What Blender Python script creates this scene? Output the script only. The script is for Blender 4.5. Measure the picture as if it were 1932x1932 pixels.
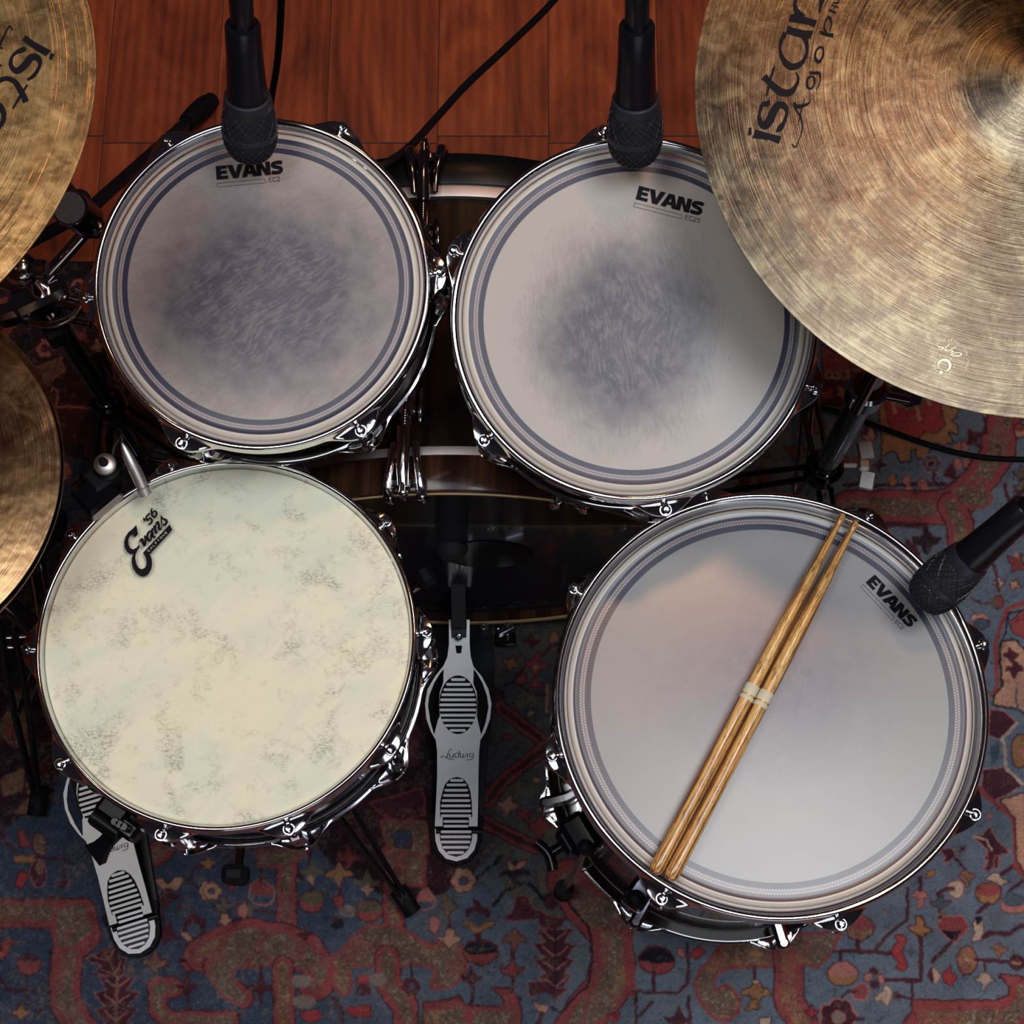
import bpy, math, random
import numpy as np
from mathutils import Vector, Matrix
from mathutils.geometry import tessellate_polygon
PI = math.pi
for o in list(bpy.data.objects): bpy.data.objects.remove(o, do_unlink=True)
scene = bpy.context.scene
COL = scene.collection
random.seed(4)

# ------------------------------------------------------------------ camera
F_PX, PITCH, CAM_H = 3012.0, math.radians(18.0), 2.14
cam_data = bpy.data.cameras.new('camera')
cam_data.sensor_width = 36.0
cam_data.lens = 36.0 * F_PX / 1932.0
cam_data.clip_start = 0.05
cam = bpy.data.objects.new('camera', cam_data)
COL.objects.link(cam)
cam.location = (0, 0, CAM_H)
cam.rotation_euler = (PITCH, 0, 0)
scene.camera = cam

# ------------------------------------------------------------------ world, lights, exposure
scene.view_settings.view_transform = 'Standard'
scene.view_settings.look = 'None'
scene.view_settings.exposure = 0.0
scene.view_settings.gamma = 1.0
world = bpy.data.worlds.new('room_air')
scene.world = world
world.use_nodes = True
world.node_tree.nodes['Background'].inputs[0].default_value = (0.055, 0.045, 0.06, 1)
world.node_tree.nodes['Background'].inputs[1].default_value = 0.2

def area_light(name, loc, target, size, power, color, size_y=None):
    l = bpy.data.lights.new(name, 'AREA')
    l.energy = power
    l.color = color
    l.shape = 'RECTANGLE'
    l.size = size
    l.size_y = size_y or size
    o = bpy.data.objects.new(name, l)
    COL.objects.link(o)
    o.location = loc
    d = Vector(target) - Vector(loc)
    o.rotation_euler = d.to_track_quat('-Z', 'Y').to_euler()
    return o
area_light('right_softbox', (0.74, 0.26, 3.15), (0.2, 0.4, 0.5), 0.80, 28, (0.95, 0.98, 1.0), 0.80)
area_light('left_softbox', (-0.72, 0.18, 3.10), (-0.2, 0.4, 0.5), 0.80, 16, (1.0, 0.96, 0.87), 0.80)
area_light('cool_ceiling_panel', (-0.15, 0.10, 3.35), (-0.1, 0.3, 0.5), 1.9, 12, (0.64, 0.74, 1.0), 0.75)
area_light('drummer_side_fill', (0.5, -3.0, 1.5), (0.1, 0.5, 0.5), 2.4, 12, (0.90, 0.95, 1.0), 1.3)  # unseen area light added on the drummer's side for bright streaks on chrome
area_light('warm_lamp_back', (0.20, 1.90, 2.40), (0.0, 0.8, 0.4), 0.22, 3.8, (1.0, 0.50, 0.22))
area_light('warm_lamp_top', (0.50, 1.10, 2.90), (0.0, 0.6, 0.5), 0.20, 7, (1.0, 0.50, 0.24))

# ------------------------------------------------------------------ geometry of the photograph's view
def ray(u, v):
    x = (u - 966.0) / F_PX; y = -(v - 966.0) / F_PX
    c, s = math.cos(PITCH), math.sin(PITCH)
    return Vector((x, s + y * c, -c + y * s))
EYE = Vector((0, 0, CAM_H))
def at(u, v, z=0.0):
    d = ray(u, v); t = (z - CAM_H) / d.z
    return EYE + d * t
def on_plane(u, v, p, n):
    d = ray(u, v); t = (Vector(p) - EYE).dot(n) / d.dot(n)
    return EYE + d * t

# ------------------------------------------------------------------ object helpers
def tag(o, label=None, cat=None, group=None, kind=None):
    if label: o['label'] = label
    if cat: o['category'] = cat
    if group: o['group'] = group
    if kind: o['kind'] = kind
    return o
def empty(name, loc=(0, 0, 0), rot=(0, 0, 0)):
    o = bpy.data.objects.new(name, None); COL.objects.link(o)
    o.location = loc; o.rotation_euler = rot; o.empty_display_size = 0.05
    return o
def copy_tree(o, parent=None):
    c = o.copy(); COL.objects.link(c); c.parent = parent
    for ch in list(o.children): copy_tree(ch, c)
    return c

def frame(axis):
    a = Vector(axis).normalized()
    t = Vector((0, 0, 1)) if abs(a.z) < 0.9 else Vector((1, 0, 0))
    x = a.cross(t).normalized(); y = a.cross(x).normalized()
    return x, y, a
def smooth_path(pts, n=8):
    P = [Vector(p) for p in pts]; out = []
    for i in range(len(P) - 1):
        p0 = P[max(i - 1, 0)]; p1 = P[i]; p2 = P[i + 1]; p3 = P[min(i + 2, len(P) - 1)]
        for k in range(n):
            t = k / n
            out.append(0.5 * ((2 * p1) + (p2 - p0) * t + (2 * p0 - 5 * p1 + 4 * p2 - p3) * t * t + (3 * p1 - p0 - 3 * p2 + p3) * t ** 3))
    out.append(P[-1]); return out
def smooth_loop(pts, n=5):
    P = [Vector(p) for p in pts]; N = len(P); out = []
    for i in range(N):
        p0, p1, p2, p3 = P[i - 1], P[i], P[(i + 1) % N], P[(i + 2) % N]
        for k in range(n):
            t = k / n
            out.append(0.5 * ((2 * p1) + (p2 - p0) * t + (2 * p0 - 5 * p1 + 4 * p2 - p3) * t * t + (3 * p1 - p0 - 3 * p2 + p3) * t ** 3))
    return out

class MB:
    def __init__(s): s.v = []; s.f = []
    def add(s, vs, fs):
        b = len(s.v); s.v += [tuple(x) for x in vs]; s.f += [tuple(b + i for i in f) for f in fs]; return s
    def lathe(s, prof, seg=64, base=(0, 0, 0), axis=(0, 0, 1), closed=False, cap=True, rfun=None):
        x, y, a = frame(axis); b = Vector(base); vs = []; fs = []; n = len(prof)
        for i in range(seg):
            th = 2 * PI * i / seg; d = x * math.cos(th) + y * math.sin(th)
            pr = rfun(th) if rfun else prof
            for (r, z) in pr: vs.append(b + d * r + a * z)
        m = n if closed else n - 1
        for i in range(seg):
            j = (i + 1) % seg
            for k in range(m):
                l = (k + 1) % n
                fs.append((i * n + k, j * n + k, j * n + l, i * n + l))
        if cap and not closed:
            if prof[0][0] > 1e-5: fs.append(tuple(i * n for i in range(seg)))
            if prof[-1][0] > 1e-5: fs.append(tuple(i * n + n - 1 for i in reversed(range(seg))))
        return s.add(vs, fs)
    def cyl(s, p, q, r, r2=None, seg=20, bev=0.0):
        p = Vector(p); q = Vector(q); L = (q - p).length; r2 = r if r2 is None else r2
        b = min(bev, L * 0.45, r * 0.9, r2 * 0.9 if r2 > 0 else r)
        pr = [(0, 0), (max(r - b, 0), 0), (r, b), (r2, L - b), (max(r2 - b, 0), L), (0, L)] if b > 0 else [(0, 0), (r, 0), (r2, L), (0, L)]
        return s.lathe(pr, seg, p, q - p)
    def tube(s, pts, r, seg=12, smooth=0, flat=1.0, up=None):
        P = smooth_path(pts, smooth) if smooth else [Vector(p) for p in pts]
        R = r if callable(r) else (lambda t: r)
        vs = []; fs = []; n = len(P); px = None
        for i, p in enumerate(P):
            d = (P[min(i + 1, n - 1)] - P[max(i - 1, 0)]).normalized()
            if px is None:
                u = Vector(up) if up else (Vector((0, 0, 1)) if abs(d.z) < 0.9 else Vector((1, 0, 0)))
                px = (u - d * u.dot(d)).normalized()
            else: px = (px - d * px.dot(d)).normalized()
            py = d.cross(px); rr = R(i / (n - 1))
            for k in range(seg):
                th = 2 * PI * k / seg
                vs.append(p + px * math.cos(th) * rr * flat + py * math.sin(th) * rr)
        for i in range(n - 1):
            for k in range(seg):
                l = (k + 1) % seg
                fs.append((i * seg + k, i * seg + l, (i + 1) * seg + l, (i + 1) * seg + k))
        fs.append(tuple(reversed(range(seg)))); fs.append(tuple((n - 1) * seg + k for k in range(seg)))
        return s.add(vs, fs)
    def sphere(s, c, r, seg=20, rings=12, sc=(1, 1, 1)):
        pr = [(r * math.sin(PI * i / rings), -r * math.cos(PI * i / rings)) for i in range(rings + 1)]
        t = MB(); t.lathe([(max(a, 0), b) for a, b in pr], seg)
        return s.add([Vector((v[0] * sc[0], v[1] * sc[1], v[2] * sc[2])) + Vector(c) for v in t.v], t.f)
    def box(s, c, size, rot=None, bev=0.0):
        hx, hy, hz = [k / 2 for k in size]; b = min(bev, hx * .9, hy * .9, hz * .9)
        M = rot if rot is not None else Matrix.Identity(3); c = Vector(c)
        def ring(ix, iy, z):
            o = []
            for sx, sy in ((1, 1), (-1, 1), (-1, -1), (1, -1)):
                for k in range(3 if b > 0 else 1):
                    if b > 0:
                        a0 = {(1, 1): 0, (-1, 1): 90, (-1, -1): 180, (1, -1): 270}[(sx, sy)] + 45 * k
                        o.append((sx * (hx - b) + (b - ix) * math.cos(math.radians(a0)), sy * (hy - b) + (b - iy) * math.sin(math.radians(a0)), z))
                    else: o.append((sx * hx, sy * hy, z))
            return o
        rs = [ring(b, b, -hz), ring(0, 0, -hz + b), ring(0, 0, hz - b), ring(b, b, hz)] if b > 0 else [ring(0, 0, -hz), ring(0, 0, hz)]
        n = len(rs[0]); vs = [c + M @ Vector(p) for r_ in rs for p in r_]; fs = []
        for i in range(len(rs) - 1):
            for k in range(n):
                l = (k + 1) % n; fs.append((i * n + k, i * n + l, (i + 1) * n + l, (i + 1) * n + k))
        fs.append(tuple(reversed(range(n)))); fs.append(tuple((len(rs) - 1) * n + k for k in range(n)))
        return s.add(vs, fs)
    def bar(s, p, q, w, h, bev=0.0015, up=(0, 0, 1)):
        p = Vector(p); q = Vector(q); d = (q - p); L = d.length; d.normalize()
        u = Vector(up); u = (u - d * u.dot(d)).normalized(); sd = d.cross(u)
        R = Matrix((d, sd, u)).transposed()
        return s.box((p + q) / 2, (L, w, h), R, bev)
    def slab(s, loops, top, th, fn=lambda p: p, flat=False):
        """loops: outer + holes of 2D points; extruded from z=top down by th; fn maps (x,y,z)."""
        L3 = [[Vector((p[0], p[1], 0)) for p in lp] for lp in loops]
        tri = tessellate_polygon(L3); pts = [p for lp in L3 for p in lp]; n = len(pts)
        vs = [fn(Vector((p.x, p.y, top))) for p in pts]; fs = []
        def nrm(t): a, b, c = [pts[i] for i in t]; return (b - a).cross(c - a).z
        tt = [t if nrm(t) > 0 else t[::-1] for t in tri]
        fs += tt
        if not flat:
            vs += [fn(Vector((p.x, p.y, top - th))) for p in pts]
            fs += [tuple(i + n for i in t[::-1]) for t in tt]
            o = 0
            for lp in L3:
                m = len(lp)
                for k in range(m):
                    a, b = o + k, o + (k + 1) % m; fs.append((a, b, b + n, a + n))
                o += m
        return s.add(vs, fs)
    def build(s, name, mat, parent=None, smooth=True, angle=40):
        me = bpy.data.meshes.new(name); me.from_pydata([tuple(v) for v in s.v], [], s.f)
        import bmesh
        bm = bmesh.new(); bm.from_mesh(me); bmesh.ops.recalc_face_normals(bm, faces=bm.faces) if not getattr(s, 'keep', False) else None
        bm.to_mesh(me); bm.free()
        if smooth:
            me.shade_smooth()
            me.set_sharp_from_angle(angle=math.radians(angle))
        o = bpy.data.objects.new(name, me); COL.objects.link(o)
        for m in (mat if isinstance(mat, (list, tuple)) else [mat]): me.materials.append(m)
        o.parent = parent
        return o
def ribbon(pts, w, n=6, closed=False):
    """variable width stroke outline in 2D: pts (x, y, [w])"""
    P = [Vector((p[0], p[1], p[2] if len(p) > 2 else w)) for p in pts]
    P = smooth_path(P, n) if n else P
    L = []; R = []
    for i, p in enumerate(P):
        a = P[max(i - 1, 0)]; b = P[min(i + 1, len(P) - 1)]
        d = Vector((b.x - a.x, b.y - a.y)); d = d.normalized() if d.length > 0 else Vector((1, 0))
        nx, ny = -d.y, d.x; h = p.z / 2
        L.append((p.x + nx * h, p.y + ny * h)); R.append((p.x - nx * h, p.y - ny * h))
    return L, R
def ribbon_faces(mb, pts, w, top, fn, n=6):
    L, R = ribbon(pts, w, n); k = len(L)
    vs = [fn(Vector((p[0], p[1], top))) for p in L + R]
    return mb.add(vs, [(i, i + 1, k + i + 1, k + i) for i in range(k - 1)])

# ------------------------------------------------------------------ node helpers
def srgb(r, g, b):
    f = lambda c: (c / 255 / 12.92) if c / 255 <= 0.04045 else ((c / 255 + 0.055) / 1.055) ** 2.4
    return (f(r), f(g), f(b), 1.0)
class NT:
    def __init__(s, name):
        s.m = bpy.data.materials.new(name); s.m.use_nodes = True; s.t = s.m.node_tree
        s.b = s.t.nodes['Principled BSDF']
    def n(s, typ, **kw):
        o = s.t.nodes.new(typ)
        for k, v in kw.items(): setattr(o, k, v)
        return o
    def put(s, sock, val):
        if hasattr(val, 'is_output') or hasattr(val, 'links'): s.t.links.new(val, sock)
        else:
            try: sock.default_value = val
            except Exception: sock.default_value = (val, val, val)
    def math(s, op, a, b=0.0, c=0.0, clamp=False):
        o = s.n('ShaderNodeMath', operation=op, use_clamp=clamp)
        s.put(o.inputs[0], a); s.put(o.inputs[1], b); s.put(o.inputs[2], c); return o.outputs[0]
    def vmath(s, op, a, b=(0, 0, 0)):
        o = s.n('ShaderNodeVectorMath', operation=op); s.put(o.inputs[0], a)
        if op == 'SCALE': s.put(o.inputs[3], b)
        else: s.put(o.inputs[1], b)
        return o.outputs[0]
    def mix(s, f, a, b, mode='MIX'):
        o = s.n('ShaderNodeMix', data_type='RGBA', blend_type=mode)
        s.put(o.inputs[0], f); s.put(o.inputs[6], a); s.put(o.inputs[7], b); return o.outputs[2]
    def ramp(s, f, stops, interp='LINEAR'):
        o = s.n('ShaderNodeValToRGB'); o.color_ramp.interpolation = interp
        e = o.color_ramp.elements
        while len(e) < len(stops): e.new(0.5)
        for x, (p, c) in zip(e, stops):
            x.position = p; x.color = c if isinstance(c, (tuple, list)) else (c, c, c, 1)
        s.put(o.inputs[0], f); return o.outputs[0]
    def sstep(s, x, lo, hi):
        o = s.n('ShaderNodeMapRange', interpolation_type='SMOOTHSTEP')
        s.put(o.inputs[0], x); s.put(o.inputs[1], lo); s.put(o.inputs[2], hi); s.put(o.inputs[3], 0.0); s.put(o.inputs[4], 1.0)
        return o.outputs[0]
    def coord(s, kind='Object'): return s.n('ShaderNodeTexCoord').outputs[kind]
    def mapping(s, vec, loc=(0, 0, 0), rot=(0, 0, 0), sc=(1, 1, 1)):
        o = s.n('ShaderNodeMapping'); s.put(o.inputs[0], vec); s.put(o.inputs[1], loc); s.put(o.inputs[2], rot); s.put(o.inputs[3], sc); return o.outputs[0]
    def noise(s, vec, scale, detail=3, rough=0.55, dist=0.0, out=0, dim='3D'):
        o = s.n('ShaderNodeTexNoise', noise_dimensions=dim)
        if dim == '1D': s.put(o.inputs['W'], vec)
        else: s.put(o.inputs['Vector'], vec)
        s.put(o.inputs['Scale'], scale); s.put(o.inputs['Detail'], detail); s.put(o.inputs['Roughness'], rough); s.put(o.inputs['Distortion'], dist)
        return o.outputs[out]
    def bump(s, h, strength=0.3, dist=0.001, nrm=None):
        o = s.n('ShaderNodeBump'); s.put(o.inputs['Strength'], strength); s.put(o.inputs['Distance'], dist); s.put(o.inputs['Height'], h)
        if nrm is not None: s.put(o.inputs['Normal'], nrm)
        return o.outputs[0]
    def set(s, **kw):
        for k, v in kw.items(): s.put(s.b.inputs[k.replace('_', ' ')], v)
        return s.m
def plain(name, col, rough=0.5, metal=0.0, coat=0.0, nscale=0, namt=0.0, spec=0.5, bump=0.0):
    t = NT(name)
    c = col
    if nscale:
        nz = t.noise(t.coord(), nscale, 4)
        c = t.mix(t.math('MULTIPLY', nz, namt), col, tuple(k * 0.35 for k in col[:3]) + (1,))
        if bump: t.set(Normal=t.bump(nz, bump, 0.0006))
    t.set(Base_Color=c, Roughness=rough, Metallic=metal, Coat_Weight=coat)
    t.b.inputs['Specular IOR Level'].default_value = spec
    return t.m
M_ = {}
M_['chrome'] = plain('polished_chrome', (0.78, 0.78, 0.80, 1), 0.09, 1.0, 0, 60, 0.12)
M_['smoke'] = plain('smoked_chrome', (0.40, 0.37, 0.39, 1), 0.12, 1.0, 0, 60, 0.2)
M_['black'] = plain('black_lacquer', (0.005, 0.005, 0.007, 1), 0.2, 0, 0.04, 40, 0.3, spec=0.2)
M_['blackmatte'] = plain('black_powder_coat', (0.008, 0.008, 0.011, 1), 0.42, 0, 0, 900, 0.5, spec=0.35, bump=0.15)
M_['rubber'] = plain('black_rubber', (0.006, 0.006, 0.008, 1), 0.6, 0, 0, 200, 0.4, 0.12)
M_['steel'] = plain('brushed_silver', (0.74, 0.71, 0.69, 1), 0.45, 1.0, 0, 90, 0.2)
M_['heelsteel'] = plain('dull_silver', (0.42, 0.40, 0.43, 1), 0.5, 1.0, 0, 90, 0.2)
M_['ink'] = plain('printed_black_ink', (0.006, 0.005, 0.009, 1), 0.55, 0, 0, 300, 0.3, spec=0.12)
M_['paper'] = plain('cream_print', srgb(222, 214, 186), 0.55, 0, 0, 300, 0.15)
M_['felt'] = plain('grey_sparkle_cap', (0.10, 0.085, 0.10, 1), 0.45, 0.2, 0, 900, 1.3, bump=0.5)
M_['blackhoop'] = plain('black_hoop_lacquer', (0.004, 0.004, 0.005, 1), 0.32, 0, 0, 40, 0.3, spec=0.15)
M_['duskfelt'] = plain('black_felt', (0.010, 0.010, 0.012, 1), 0.8)
M_['red'] = plain('red_plastic', srgb(120, 20, 26), 0.3)
M_['hoopwood'] = plain('pale_maple_edge', srgb(205, 170, 120), 0.4, 0, 0.2, 80, 0.4)
M_['alu'] = plain('aluminium_collar', (0.46, 0.40, 0.38, 1), 0.5, 1.0, 0, 70, 0.3)
# ------------------------------------------------------------------ wooden floor
def floor_material():
    t = NT('red_brown_floorboards'); co = t.coord()
    sx = t.n('ShaderNodeSeparateXYZ'); t.put(sx.inputs[0], co)
    px = t.math('DIVIDE', t.math('SUBTRACT', sx.outputs[0], 0.056), 0.17)
    idx = t.math('FLOOR', px); fx = t.math('SUBTRACT', px, idx)
    wn = t.n('ShaderNodeTexWhiteNoise', noise_dimensions='1D'); t.put(wn.inputs['W'], idx)
    rnd = wn.outputs['Value']
    py = t.math('DIVIDE', t.math('SUBTRACT', sx.outputs[1], t.math('ADD', 1.287, t.math('MULTIPLY', t.math('MODULO', t.math('ABSOLUTE', idx), 2.0), 0.012))), 1.35)
    iy = t.math('FLOOR', py); fy = t.math('SUBTRACT', py, iy)
    cb = t.n('ShaderNodeCombineXYZ'); t.put(cb.inputs[0], t.math('ADD', sx.outputs[0], t.math('MULTIPLY', idx, 3.7))); t.put(cb.inputs[1], t.math('ADD', sx.outputs[1], t.math('MULTIPLY', t.math('ADD', iy, rnd), 7.3)))
    v = cb.outputs[0]
    fine = t.noise(t.mapping(v, sc=(190, 9, 1)), 1.0, 5, 0.6, 0.8)
    wide = t.noise(t.mapping(v, sc=(9, 2.4, 1)), 1.0, 5, 0.60, 2.0)
    w = t.n('ShaderNodeTexWave', wave_type='RINGS', rings_direction='Y'); t.put(w.inputs[0], t.mapping(v, loc=(0.35, 0.0, 0), sc=(11, 1.15, 1)))
    t.put(w.inputs['Scale'], 1.6); t.put(w.inputs['Distortion'], 3.5); t.put(w.inputs['Detail'], 3.0); t.put(w.inputs['Detail Scale'], 1.4)
    g = t.math('ADD', t.math('MULTIPLY', wide, 0.90), t.math('ADD', t.math('MULTIPLY', fine, 0.13), t.math('MULTIPLY', w.outputs['Fac'], 0.10)))
    g = t.math('ADD', g, t.math('MULTIPLY', t.math('SUBTRACT', rnd, 0.5), 0.16))
    c = t.ramp(g, [(0.24, srgb(74, 28, 16)), (0.42, srgb(118, 48, 25)), (0.60, srgb(148, 66, 33)), (0.85, srgb(178, 92, 50))])
    ex = t.math('MINIMUM', fx, t.math('SUBTRACT', 1.0, fx)); ey = t.math('MINIMUM', fy, t.math('SUBTRACT', 1.0, fy))
    gap = t.math('MULTIPLY', t.sstep(ex, 0.001, 0.008), t.sstep(ey, 0.0004, 0.0016))
    c = t.mix(t.math('SUBTRACT', 1.0, gap), c, (0.055, 0.016, 0.010, 1))
    b = t.bump(t.math('ADD', gap, t.math('MULTIPLY', fine, 0.25)), 0.25, 0.0012)
    return t.set(Base_Color=c, Roughness=t.math('ADD', 0.38, t.math('MULTIPLY', fine, 0.2)), Normal=b)
fl = MB().box((0, 1.0, -0.011), (7, 7, 0.022)).build('floor', floor_material(), smooth=False)
fl['kind'] = 'structure'

# ------------------------------------------------------------------ rug: the woven pattern is painted on a fine grid
U0, V0, UW, VH = -60, 440, 2052, 1540        # the traced part of the carpet, photograph pixels
IMG = np.zeros((VH, UW, 3), np.float32)
def lin(c): return np.array(srgb(*c)[:3], np.float32)
PAL = dict(N=(64, 80, 108), B=(110, 124, 142), R=(168, 64, 66), W=(120, 92, 74), M=(92, 36, 54), T=(214, 150, 116), O=(184, 122, 68),
           P=(210, 118, 108), C=(214, 176, 150), D=(36, 30, 48), G=(116, 104, 84), S=(188, 44, 52), V=(82, 96, 116), K=(52, 40, 52), H=(146, 92, 62), E=(150, 128, 118))
PAL = {k: lin(v) for k, v in PAL.items()}
yy, xx = np.mgrid[0:VH, 0:UW].astype(np.float32)
def vnoise(sc, seed, shape=(VH, UW)):
    rg = np.random.RandomState(seed); h = int(shape[0] / sc) + 3; w = int(shape[1] / sc) + 3
    g = rg.rand(h, w).astype(np.float32)
    y = np.arange(shape[0]) / sc; x = np.arange(shape[1]) / sc
    y0 = y.astype(int); x0 = x.astype(int); fy = (y - y0)[:, None]; fx = (x - x0)[None]
    fy = fy * fy * (3 - 2 * fy); fx = fx * fx * (3 - 2 * fx)
    a = g[y0][:, x0]; b = g[y0][:, x0 + 1]; c = g[y0 + 1][:, x0]; d = g[y0 + 1][:, x0 + 1]
    return (a * (1 - fx) + b * fx) * (1 - fy) + (c * (1 - fx) + d * fx) * fy
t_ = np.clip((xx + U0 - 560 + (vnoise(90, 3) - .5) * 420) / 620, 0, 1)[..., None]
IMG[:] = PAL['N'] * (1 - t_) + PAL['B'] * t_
ORG = (0, 0, 1.0)
def org(x, y, s):
    global ORG; ORG = (x, y, s)
def P2(pts): return [(ORG[0] + x / ORG[2] - U0, ORG[1] + y / ORG[2] - V0) for x, y in pts]
def fill_raw(pts, col):
    p = np.array(pts, np.float32); x0 = max(int(p[:, 0].min()), 0); x1 = min(int(p[:, 0].max()) + 2, UW); y0 = max(int(p[:, 1].min()), 0); y1 = min(int(p[:, 1].max()) + 2, VH)
    if x1 <= x0 or y1 <= y0: return
    X = xx[y0:y1, x0:x1]; Y = yy[y0:y1, x0:x1]; ins = np.zeros(X.shape, bool)
    for i in range(len(p)):
        xa, ya = p[i - 1]; xb, yb = p[i]
        if ya == yb: continue
        ins ^= ((ya > Y) != (yb > Y)) & (X < (xb - xa) * (Y - ya) / (yb - ya) + xa)
    IMG[y0:y1, x0:x1][ins] = PAL[col]
def line_raw(pts, w, col):
    for (xa, ya), (xb, yb) in zip(pts[:-1], pts[1:]):
        x0 = max(int(min(xa, xb) - w), 0); x1 = min(int(max(xa, xb) + w) + 2, UW); y0 = max(int(min(ya, yb) - w), 0); y1 = min(int(max(ya, yb) + w) + 2, VH)
        if x1 <= x0 or y1 <= y0: continue
        X = xx[y0:y1, x0:x1] - xa; Y = yy[y0:y1, x0:x1] - ya; dx, dy = xb - xa, yb - ya; L = dx * dx + dy * dy + 1e-6
        t = np.clip((X * dx + Y * dy) / L, 0, 1)
        IMG[y0:y1, x0:x1][(X - t * dx) ** 2 + (Y - t * dy) ** 2 < (w / 2) ** 2] = PAL[col]
def pg(col, pts, oc=None, ow=3, sm=0):
    q = P2(pts)
    if sm: q = [tuple(v)[:2] for v in smooth_loop([(a, b, 0) for a, b in q], sm)]
    if oc: line_raw(q + [q[0]], ow * 2, oc)
    fill_raw(q, col)
def ln(col, w, pts): line_raw(P2(pts), w, col)
def el(col, cx, cy, rx, ry, oc=None, ow=3, rot=0, a0=0, a1=360):
    r = math.radians(rot); o = []
    for k in range(28):
        a = math.radians(a0 + (a1 - a0) * k / 27); x = rx * math.cos(a); y = -ry * math.sin(a)
        o.append((cx + x * math.cos(r) - y * math.sin(r), cy + x * math.sin(r) + y * math.cos(r)))
    pg(col, o, oc, ow)
def band(w, pts, inner='W', edge='R', dark='M'):
    ln(dark, w + 7, pts); ln(edge, w, pts); ln(inner, w * 0.52, pts)
TUL = [(0, -1), (.22, -.45), (.5, -.1), (1.05, -.12), (.8, .25), (.42, .35), (.2, .7), (0, 1.0), (-.2, .7), (-.42, .35), (-.8, .25), (-1.05, -.12), (-.5, -.1), (-.22, -.45)]
def tul(col, cx, cy, s, rot=0, oc='M', sx=1.0):
    r = math.radians(rot)
    pg(col, [(cx + s * (x * sx * math.cos(r) - y * math.sin(r)), cy + s * (x * sx * math.sin(r) + y * math.cos(r))) for x, y in TUL], oc, 2.5, 2)
def pom(top, bot, cx, cy, rx, ry, oc='M', rot=0):
    el(bot, cx, cy, rx, ry, oc, 3, rot); el(top, cx, cy, rx, ry * .95, None, 3, rot, 0, 180)
    el(top, cx, cy, rx * .96, ry * .22, None, 3, rot)
def daisy(col, ctr, cx, cy, r, oc='M', n=6):
    for k in range(n):
        a = 2 * PI * k / n; el(oc, cx + r * .62 * math.cos(a), cy + r * .62 * math.sin(a), r * .50, r * .50)
    for k in range(n):
        a = 2 * PI * k / n; el(col, cx + r * .62 * math.cos(a), cy + r * .62 * math.sin(a), r * .40, r * .40)
    el(col, cx, cy, r * .5, r * .5); el(ctr, cx, cy, r * .34, r * .34, oc, 2)
def leafcol(col, stem, vein, pts, wid, n, s=1):
    """serrated hanging leaf along a line"""
    (x0, y0), (x1, y1) = pts; L = math.hypot(x1 - x0, y1 - y0); dx, dy = (x1 - x0) / L, (y1 - y0) / L; nx, ny = -dy, dx
    for sd in (-1, 1):
        o = [(x0, y0)]
        for k in range(n):
            a = L * k / n; b = L * (k + 1) / n; ww = wid * (0.55 + 0.45 * math.sin(PI * (k + 1) / (n + 0.6)))
            o += [(x0 + dx * (a + (b - a) * .05) + nx * sd * ww, y0 + dy * (a + (b - a) * .05) + ny * sd * ww), (x0 + dx * (b - (b - a) * .1) + nx * sd * ww * .45, y0 + dy * (b - (b - a) * .1) + ny * sd * ww * .45)]
        o.append((x1, y1)); pg(col, o, vein, 1.2)
        for k in range(n):
            a = L * (k + .75) / n; ln(vein, 2.4, [(x0 + dx * a, y0 + dy * a), (x0 + dx * (a - L / n * .6) + nx * sd * wid * .55, y0 + dy * (a - L / n * .6) + ny * sd * wid * .55)])
    ln(stem, 5, [(x0, y0), (x1, y1)])

# -- lower left
pg('H', [(0, 560 * 0 + 0), (1, 0), (1, 1)])
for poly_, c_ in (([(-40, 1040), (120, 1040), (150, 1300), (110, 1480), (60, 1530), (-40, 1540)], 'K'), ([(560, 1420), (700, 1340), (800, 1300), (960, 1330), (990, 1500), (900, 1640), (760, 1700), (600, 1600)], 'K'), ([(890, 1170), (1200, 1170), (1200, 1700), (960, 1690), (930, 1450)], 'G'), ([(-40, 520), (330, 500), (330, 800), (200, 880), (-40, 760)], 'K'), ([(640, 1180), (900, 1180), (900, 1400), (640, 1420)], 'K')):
    org(0, 0, 1.0); pg(c_, poly_, None, 3, 4)  # ground patches: brown and grey tone with shade among the drums painted in
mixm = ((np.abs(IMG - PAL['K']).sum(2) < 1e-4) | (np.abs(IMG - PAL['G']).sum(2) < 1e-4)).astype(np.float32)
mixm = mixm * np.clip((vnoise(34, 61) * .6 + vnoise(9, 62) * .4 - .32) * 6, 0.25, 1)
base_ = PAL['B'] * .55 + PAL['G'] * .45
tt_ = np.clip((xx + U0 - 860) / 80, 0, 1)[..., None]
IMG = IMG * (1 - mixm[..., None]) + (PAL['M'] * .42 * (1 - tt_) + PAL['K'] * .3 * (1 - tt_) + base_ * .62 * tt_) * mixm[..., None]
org(0, 1600, 4.83)
band(52, [(-300, 600), (760, 600)]); band(56, [(640, 640), (800, 780), (640, 930), (610, 1200), (610, 1400), (740, 1640), (900, 1800)])
pg('W', [(540, 560), (760, 520), (830, 640), (840, 780), (700, 900), (560, 900), (520, 760)], 'R', 9)
el('R', 275, 1065, 100, 85, 'M', 3); el('M', 280, 1010, 80, 38)
ln('M', 7, [(0, 1180), (90, 1290), (400, 1300)]); ln('M', 5, [(260, 1150), (265, 1500)])
tul('O', 205, 1500, 80, 0); pg('S', [(60, 850), (150, 860), (70, 930), (90, 960), (20, 1020), (0, 960)], 'M'); pg('M', [(0, 820), (50, 870), (30, 950), (0, 960)])
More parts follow.
